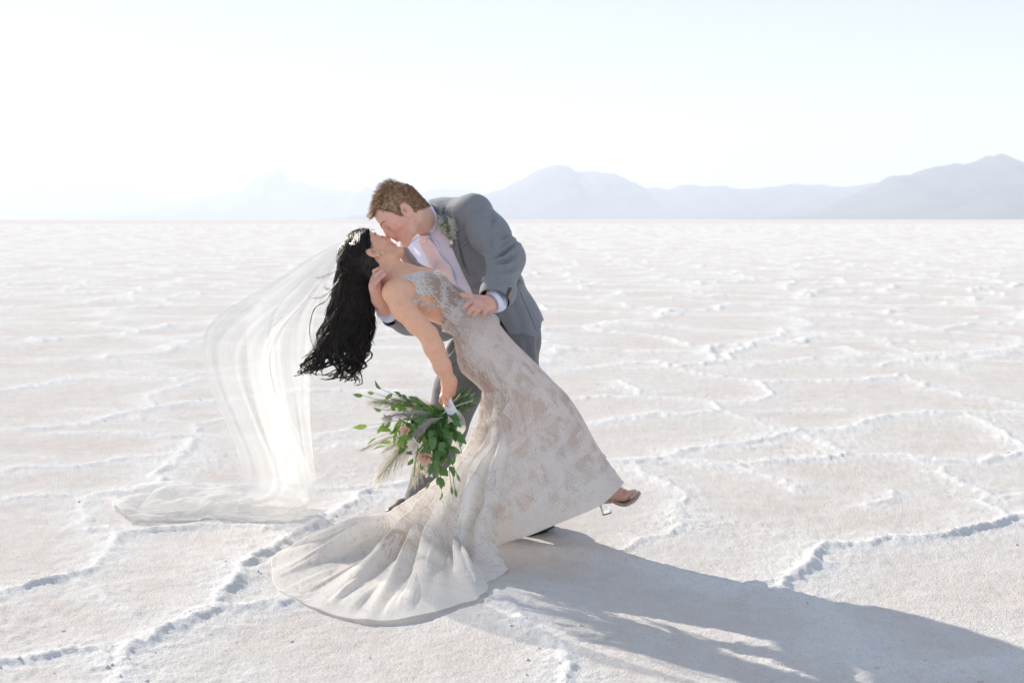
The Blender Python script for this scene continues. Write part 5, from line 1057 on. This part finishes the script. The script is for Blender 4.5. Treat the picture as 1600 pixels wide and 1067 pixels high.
# ------------------------------------------------------------------ the bouquet
M_leaf = plain('green_leaf', (.19, .33, .065), .42, trans=.25, scale=90, var=.45); M_leaf2 = plain('deep_green_leaf', (.11, .23, .065), .4, trans=.15, scale=90, var=.4); M_leaf3 = plain('bright_leaf', (.32, .46, .10), .42, trans=.35, scale=90, var=.3)
M_stem = plain('green_stem', (.09, .16, .05), .5, scale=40, var=.5); M_stem2 = plain('pale_cut_stem', (.42, .42, .27), .6, scale=60, var=.3)
M_wrap = plain('white_ribbon', (.84, .84, .86), .45); M_pampas = plain('cream_pampas', (.97, .91, .80), .9, trans=.755, scale=70, var=.15); M_plume = plain('grey_beige_plume', (.93, .86, .77), .9, trans=.7, scale=70, var=.25)
M_peach = plain('peach_petal', (.90, .62, .47), .55, trans=.3, scale=120, var=.2); M_blush = plain('blush_petal', (.92, .84, .75), .6, trans=.3, scale=120, var=.12); M_bud = plain('green_bud', (.20, .27, .09), .5)
bq = empty('bouquet', tuple(P(705, 640, 4.87)), 'loose bridal bouquet of green leaves, pampas plumes and peach blooms held upside down', 'bouquet')
BI = Matrix.Translation(-Vector(bq.location))
def ad2(o, parent): o.parent = parent; o.matrix_parent_inverse = BI.copy() if parent is bq else Matrix.Identity(4); return o
rb = np.random.RandomState(21)
neck = P(704, 641, 4.885)
# stems above the tie, cut ends at the upper right
for i in range(44):
    a = rb.rand()*6.28; r = math.sqrt(rb.rand()); c0 = np.array([0, 1, 0])*math.sin(a)*r*.020+np.array([.55, 0, -.83])*math.cos(a)*r*.028
    e = P(734+rb.uniform(-13, 10), 618+rb.uniform(-10, 12), 4.885)+np.array([.55, 0, -.83])*math.cos(a)*r*.030+np.array([0, 1, 0])*math.sin(a)*r*.04
    st0 = P(690, 650, 4.89)+c0*.9; mid = P(708, 637, 4.885)+c0; pp = catmull([st0, mid, (mid+e)/2+rb.normal(0, .003, 3), e], 10)
    V, fs = tubes(pp[None], np.full((1, 10), rb.uniform(.0018, .0034)), 6); ad2(mk('stem', V, fs, M_stem if rb.rand() < .72 else M_stem2), bq)
# ribbon wrap round the stems
ax_ = nrm(P(722, 627, 4.885)-P(696, 648, 4.885)); a1 = nrm(np.cross(ax_, (0, 1, 0))); a2 = np.cross(ax_, a1); an = np.linspace(0, 2*np.pi, 41)[:-1]; rings = []
for t in np.linspace(0, 1, 9):
    c = P(700, 645, 4.885)*(1-t)+P(712.5, 633, 4.885)*t; rad = .033+.002*math.sin(t*25); rings.append(c+rad*1.0*np.cos(an)[:, None]*a1+rad*.85*np.sin(an)[:, None]*a2+ax_*(.006*np.sin(an+2)[:, None]))
V, fs = solid(np.concatenate(rings), gridfaces(9, 40, True), .003); ad2(mk('ribbon_wrap', V, fs, M_wrap), bq)
def ribbon(pts, w, name, n=60, tw=2.0):
    c = catmull(pts, n); t = np.linspace(0, 1, n); T = np.gradient(c, axis=0); T /= np.linalg.norm(T, axis=1, keepdims=True); s = np.cross(T, [0, 1, 0]); s /= np.linalg.norm(s, axis=1, keepdims=True)+1e-9; b_ = np.cross(T, s); ph_ = np.sin(t*6*tw)*.9; d = s*np.cos(ph_)[:, None]+b_*np.sin(ph_)[:, None]
    g = np.stack([c+d*(w*k_) for k_ in (-.5, -.17, .17, .5)], 1).reshape(-1, 3); return g, gridfaces(n, 4)
M_silk = bpy.data.materials.new('sheer_silk'); M_silk.use_nodes = True; nt = M_silk.node_tree; L = nt.links; nt.nodes.clear(); o_ = nd(nt, 'ShaderNodeOutputMaterial'); d_ = nd(nt, 'ShaderNodeBsdfDiffuse'); d_.inputs[0].default_value = (.86, .84, .81, 1); t_ = nd(nt, 'ShaderNodeBsdfTranslucent'); t_.inputs[0].default_value = (.86, .84, .81, 1); a_ = nd(nt, 'ShaderNodeMixShader'); p_ = nd(nt, 'ShaderNodeBsdfTransparent'); c_ = nd(nt, 'ShaderNodeMixShader'); c_.inputs[0].default_value = .6; L.new(d_.outputs[0], a_.inputs[1]); L.new(t_.outputs[0], a_.inputs[2]); L.new(p_.outputs[0], c_.inputs[1]); L.new(a_.outputs[0], c_.inputs[2]); L.new(c_.outputs[0], o_.inputs[0])
g, f_ = ribbon([P(690, 655, 4.93), P(650, 690, 5.0), P(612, 705, 5.05), P(600, 725, 5.08), P(590, 745, 5.10), P(583, 762, 5.14)], .030, 'r'); ad2(mk('ribbon_tail', g, [f_], M_silk), bq)
g, f_ = ribbon([P(712, 645, 4.86), P(722, 655, 4.86), P(720, 672, 4.87), P(712, 690, 4.88), P(716, 712, 4.90), P(722, 735, 4.91), P(716, 752, 4.92)], .030, 'r'); ad2(mk('ribbon_tail', g, [f_], M_silk), bq)
# one leaf mesh of each shape, shared by all copies
def leaf_mesh(name, L_, W_, mt, curl):
    t = np.linspace(0, 1, 7); w = W_*np.sin(np.pi*t**.8)**.9*.5; z = -curl*t*t*L_
    V = np.stack([np.stack([t*L_, -w, z+w*.35], 1), np.stack([t*L_, 0*t, z], 1), np.stack([t*L_, w, z+w*.35], 1)], 1).reshape(-1, 3)
    o = mk(name, V, [gridfaces(7, 3)], mt, link=False); return o.data
LM = [leaf_mesh('leaf', .041, .0185, M_leaf, .25), leaf_mesh('leaf', .046, .0165, M_leaf3, .15), leaf_mesh('leaf', .036, .021, M_leaf2, .3), leaf_mesh('leaf', .032, .023, M_leaf, .35), leaf_mesh('leaf', .042, .023, M_leaf2, .2)]
nleaf = 0
def place_leaf(parent, p, d, kind, sc=1.0):
    global nleaf
    d = nrm(d); up = nrm(rb.normal(0, 1, 3)+np.array([-.3, -1.1, .6])); s = nrm(np.cross(up, d)); u = np.cross(d, s); M = Matrix((( d[0], s[0], u[0], p[0]), (d[1], s[1], u[1], p[1]), (d[2], s[2], u[2], p[2]), (0, 0, 0, 1))) @ Matrix.Scale(sc, 4)
    o = bpy.data.objects.new('leaf', LM[kind]); COL.objects.link(o); o.parent = parent; o.matrix_parent_inverse = Matrix.Identity(4); o.matrix_basis = M; nleaf += 1
SPR = [  # end of each spray in the photo, depth, leaf kinds, spacing
 ((567, 618), 4.93, (0,), 5, .8), ((585, 614), 4.90, (1, 0), 8, .8), ((596, 608), 4.88, (0, 2), 9, .8), ((574, 665), 4.88, (1,), 7, 1.0), ((589, 684), 4.86, (1, 0), 9, 1.0), ((604, 697), 4.86, (1, 0), 10, 1.0), ((612, 690), 4.83, (0, 1), 10, .9), ((632, 700), 4.83, (0, 2), 12, .9), ((645, 716), 4.83, (0, 2), 12, .9),
 ((664, 700), 4.82, (2, 3), 13, 1.0), ((676, 726), 4.83, (2, 3, 4), 14, 1.0), ((688, 745), 4.84, (3, 2, 4), 15, .9), ((690, 768), 4.85, (3, 3, 0), 16, .8), ((702, 728), 4.84, (2, 3), 13, .9), ((709, 712), 4.84, (4, 2), 12, .9), ((716, 694), 4.85, (4,), 9, 1.0), ((712, 672), 4.85, (2, 4), 9, .9), ((660, 735), 4.86, (3, 0), 12, .8), ((620, 668), 4.84, (0, 2), 10, .9), ((640, 648), 4.82, (2, 0), 9, .8), ((650, 665), 4.80, (2, 4), 11, .9), ((675, 680), 4.79, (2, 4), 11, 1.0), ((694, 690), 4.80, (2, 4), 11, 1.0), ((596, 640), 4.86, (0,), 8, .8), ((655, 690), 4.80, (0, 1, 2), 11, 1.0), ((640, 680), 4.81, (0, 3), 10, 1.0), ((672, 705), 4.79, (2, 3), 12, 1.0), ((686, 715), 4.79, (2, 4), 12, .9)]
for (ex, ey), Y_, kinds, nl, sc_ in SPR:
    e = P(ex, ey, Y_+rb.uniform(-.02, .02)); d0 = nrm(P(670, 665, 4.86)-neck); L0 = np.linalg.norm(e-neck); mid = neck*.55+e*.45+d0*L0*.10+np.array([0, -.012, .012])
    if ey > 700: mid = neck*.5+e*.5+np.array([-.02, -.015, .01])
    pp = catmull([neck+rb.normal(0, .006, 3), mid, e], 24); V, fs = tubes(pp[None], np.linspace(.0020, .0007, 24)[None], 5); sp_ = ad2(mk('leaf_spray', V, fs, M_stem), bq)
    for k in range(nl):
        t = .24+.76*(k+rb.uniform(-.3, .3))/nl if k < nl-1 else 1.0; i = int(np.clip(t*23, 0, 23)); p = pp[i]; T = nrm(pp[min(i+1, 23)]-pp[max(i-1, 0)]); sd_ = nrm(np.cross(T, rb.normal(0, 1, 3))); 
        d = T*(.75 if k < nl-1 else 1.5)+sd_*.85+np.array([0, -.15, -.12]); place_leaf(sp_, p, d, kinds[rb.randint(len(kinds))], sc_*rb.uniform(.9, 1.35))
# lily buds on thin drooping stems
for (ex, ey) in ((714, 741), (705, 760), (711, 764), (671, 752)):
    e = P(ex, ey, 4.85); pp = catmull([P(700, 690, 4.84), P(698+(ex-700)*.4, 715, 4.835), e], 14); V1 = tubes(pp[None], np.full((1, 14), .0011), 5); d = nrm(pp[-1]-pp[-3]); t = np.linspace(0, 1, 7); b1 = e[None]+d[None]*t[:, None]*.030; V2_ = tubes(b1[None], (.0052*np.sin(np.pi*(t*.85+.12)))[None], 8)
    s_o = ad2(mk('bud_stem', V1[0], V1[1], M_stem), bq); sub(mk('bud', V2_[0], V2_[1], M_bud), s_o)
# pampas plumes and feathery grasses
def plume(pts, w, n, mt, name, hl, droop=.4, rad=.0005):
    n = int(n*.34)
    c = catmull(pts, 40); T = np.gradient(c, axis=0); T /= np.linalg.norm(T, axis=1, keepdims=True); k = rb.randint(4, 40, n); t = k/39.; env = np.sin(np.pi*np.clip(t*.86+.08, 0, 1))**.7
    sd_ = rb.normal(0, 1, (n, 3)); sd_ -= T[k]*(sd_*T[k]).sum(1)[:, None]; sd_ /= np.linalg.norm(sd_, axis=1, keepdims=True); Ln = hl*rb.uniform(.5, 1.1, n)*(.5+.5*env); s = np.linspace(0, 1, 5)[None, :, None]
    p = c[k][:, None]+(T[k][:, None]*.85+sd_[:, None]*(w/hl)*env[:, None, None])*Ln[:, None, None]*s+np.array([0, 0, -droop])*Ln[:, None, None]*s*s*.5+rb.normal(0, .0012, (n, 5, 3))
    V1 = tubes(p, np.linspace(rad*1.4, rad*.5, 5)[None], 3, cap=False); V2_ = tubes(c[None], np.linspace(.0018, .0007, 40)[None], 5); V, fs = joinVF([V1, V2_]); return ad2(mk(name, V, fs, mt), bq)
plume([P(690, 655, 4.88), P(640, 690, 4.88), P(598, 738, 4.90)], .050, 1500, M_pampas, 'pampas_plume', .095)
plume([P(690, 655, 4.90), P(665, 700, 4.90), P(648, 750, 4.92)], .042, 1000, M_pampas, 'pampas_plume', .065)
plume([P(690, 652, 4.92), P(630, 675, 4.93), P(566, 702, 4.95)], .020, 600, M_pampas, 'pampas_plume', .055)
plume([P(690, 650, 4.92), P(640, 635, 4.92), P(590, 628, 4.94)], .040, 1100, M_pampas, 'pampas_plume', .075)
plume([P(695, 645, 4.90), P(655, 628, 4.89), P(618, 625, 4.90)], .026, 800, M_plume, 'pampas_plume', .050)
plume([P(690, 650, 4.84), P(650, 645, 4.82), P(606, 650, 4.82)], .022, 750, M_plume, 'feather_grass', .045, rad=.0006)
plume([P(692, 652, 4.82), P(668, 660, 4.79), P(648, 680, 4.79)], .024, 600, M_plume, 'feather_grass', .045, rad=.0006)
plume([P(690, 655, 4.87), P(640, 680, 4.88), P(606, 700, 4.90)], .024, 900, M_pampas, 'pampas_plume', .06)
plume([P(668, 690, 4.82), P(652, 708, 4.81), P(647, 742, 4.82)], .006, 130, M_bud, 'seed_sprig', .014, rad=.001)
# blooms
def bloom(c, r, d, mt, n=26):
    root = mk('bloom', *tubes(np.array([c-d*r*.6, c-d*r*.1, c+d*r*.25])[None], np.array([[r*.12, r*.30, r*.12]]), 7), mt); ad2(root, bq); a = nrm(np.cross(d, (0, .3, 1))); b_ = np.cross(d, a); pv = []
    for k in range(n):
        ph_ = k*2.4; lay = k/n; rr = r*(.35+.65*lay); u = np.linspace(-1, 1, 5); v = np.linspace(0, 1, 5); U_, V_ = np.meshgrid(u, v, indexing='ij'); open_ = .25+1.05*lay; wd_ = .45*rr*np.sin(np.pi*(V_*.8+.12)); rad_ = rr*np.sin(open_)*V_; hgt = rr*np.cos(open_)*V_*1.1+.08*r*np.sin(U_*3+k)*V_; an_ = ph_+U_*wd_/(rad_+.35*rr)
        pv.append((np.stack([c+a*x+b_*y+d*z for x, y, z in zip((np.cos(an_)*(rad_+.06*r)).ravel(), (np.sin(an_)*(rad_+.06*r)).ravel(), hgt.ravel())]), [gridfaces(5, 5)]))
    for V, f in pv: sub(mk('petal', V, f, mt), root)
bloom(P(665, 713, 4.80), .036, nrm((-.35, -.8, -.4)), M_peach); bloom(P(634, 672, 4.80), .027, nrm((-.5, -.8, .1)), M_peach, 18); bloom(P(648, 696, 4.785), .034, nrm((-.4, -.8, .2)), M_blush, 20); bloom(P(668, 735, 4.84), .028, nrm((-.2, -.8, -.5)), M_blush, 16); bloom(P(702, 655, 4.83), .016, nrm((.2, -.9, -.2)), M_blush, 12); bloom(P(607, 655, 4.84), .028, nrm((-.6, -.7, .1)), M_blush, 14)

# ------------------------------------------------------------------ boutonniere on his lapel
c_ = cast(Bj, 706, 358); bp_ = c_[0]; bn = nrm(c_[1]); bt = empty('boutonniere', tuple(bp_), 'small boutonniere of white feathery grass and leaves pinned to the grey lapel', 'boutonniere')
BI2 = Matrix.Translation(-Vector(bt.location)); dn_ = nrm(P(710, 383, 5.3)-P(703, 352, 5.3))
def B2(x, y, o): c = cast(Bj, x, y) or c_; return c[0]+nrm(c[1])*o
def ad3(o): o.parent = bt; o.matrix_parent_inverse = BI2.copy(); return o
M_white = plain('cream_white_bloom', (.90, .88, .82), .7, trans=.3)
for i in range(9):
    pp = catmull([B2(707+rb.normal(0, 2.5), 364, .018), B2(708, 374, .020), B2(709+rb.normal(0, 1.8), 385+rb.uniform(-2, 1), .018)], 8); V, fs = tubes(pp[None], np.full((1, 8), .0014), 5); ad3(mk('stem', V, fs, M_stem2 if i % 2 else M_stem))
pp = catmull([B2(707, 372, .021), B2(709, 379, .021)], 6); V, fs = tubes(pp[None], np.full((1, 6), .0062), 10); ad3(mk('ribbon_wrap', V, fs, M_wrap))
def mini(pts, w, n, mt, hl, name):
    c = catmull(pts, 20); k = rb.randint(2, 20, n); T = np.gradient(c, axis=0); T /= np.linalg.norm(T, axis=1, keepdims=True); s = np.linspace(0, 1, 4)[None, :, None]; p = c[k][:, None]+(T[k][:, None]*.7+rb.normal(0, .55, (n, 3))[:, None])*hl*s; V1 = tubes(p, np.linspace(.0010, .0005, 4)[None], 3, cap=False); V2_ = tubes(c[None], np.full((1, 20), .001), 5); V, fs = joinVF([V1, V2_]); ad3(mk(name, V, fs, mt))
mini([B2(708, 376, .022), B2(712, 360, .028), B2(712.5, 344, .026)], .01, 230, M_white, .018, 'feather_grass'); mini([B2(707, 374, .022), B2(700, 362, .028), B2(693, 354, .024)], .01, 230, M_white, .018, 'feather_grass'); mini([B2(706, 368, .022), B2(700, 352, .024), B2(692, 342, .022)], .01, 200, M_white, .013, 'feather_grass')
for i in range(17):
    t = rb.rand(); p = B2(704+rb.normal(0, 3.5), 356+rb.normal(0, 7), .024); d = -dn_*.8+rb.normal(0, .6, 3); o = bpy.data.objects.new('leaf', LM[rb.choice([0, 2, 2, 1])]); COL.objects.link(o); d = nrm(d); up = nrm(bn+rb.normal(0, .5, 3)); s = nrm(np.cross(up, d)); u = np.cross(d, s); o.parent = bt; o.matrix_parent_inverse = BI2.copy()
    o.matrix_basis = Matrix(((d[0], s[0], u[0], p[0]), (d[1], s[1], u[1], p[1]), (d[2], s[2], u[2], p[2]), (0, 0, 0, 1))) @ Matrix.Scale(.55, 4)
for i in range(7):
    p = B2(704+rb.normal(0, 3), 360+rb.normal(0, 5), .030); Fn = Field(p-.008, p+.008, .0016); Fn.ell(p, (.0042, .0042, .0038), None, 0); V, Fq = Fn.mesh(); ad3(mk('berry', V, [Fq], M_white if i % 2 else M_bud))
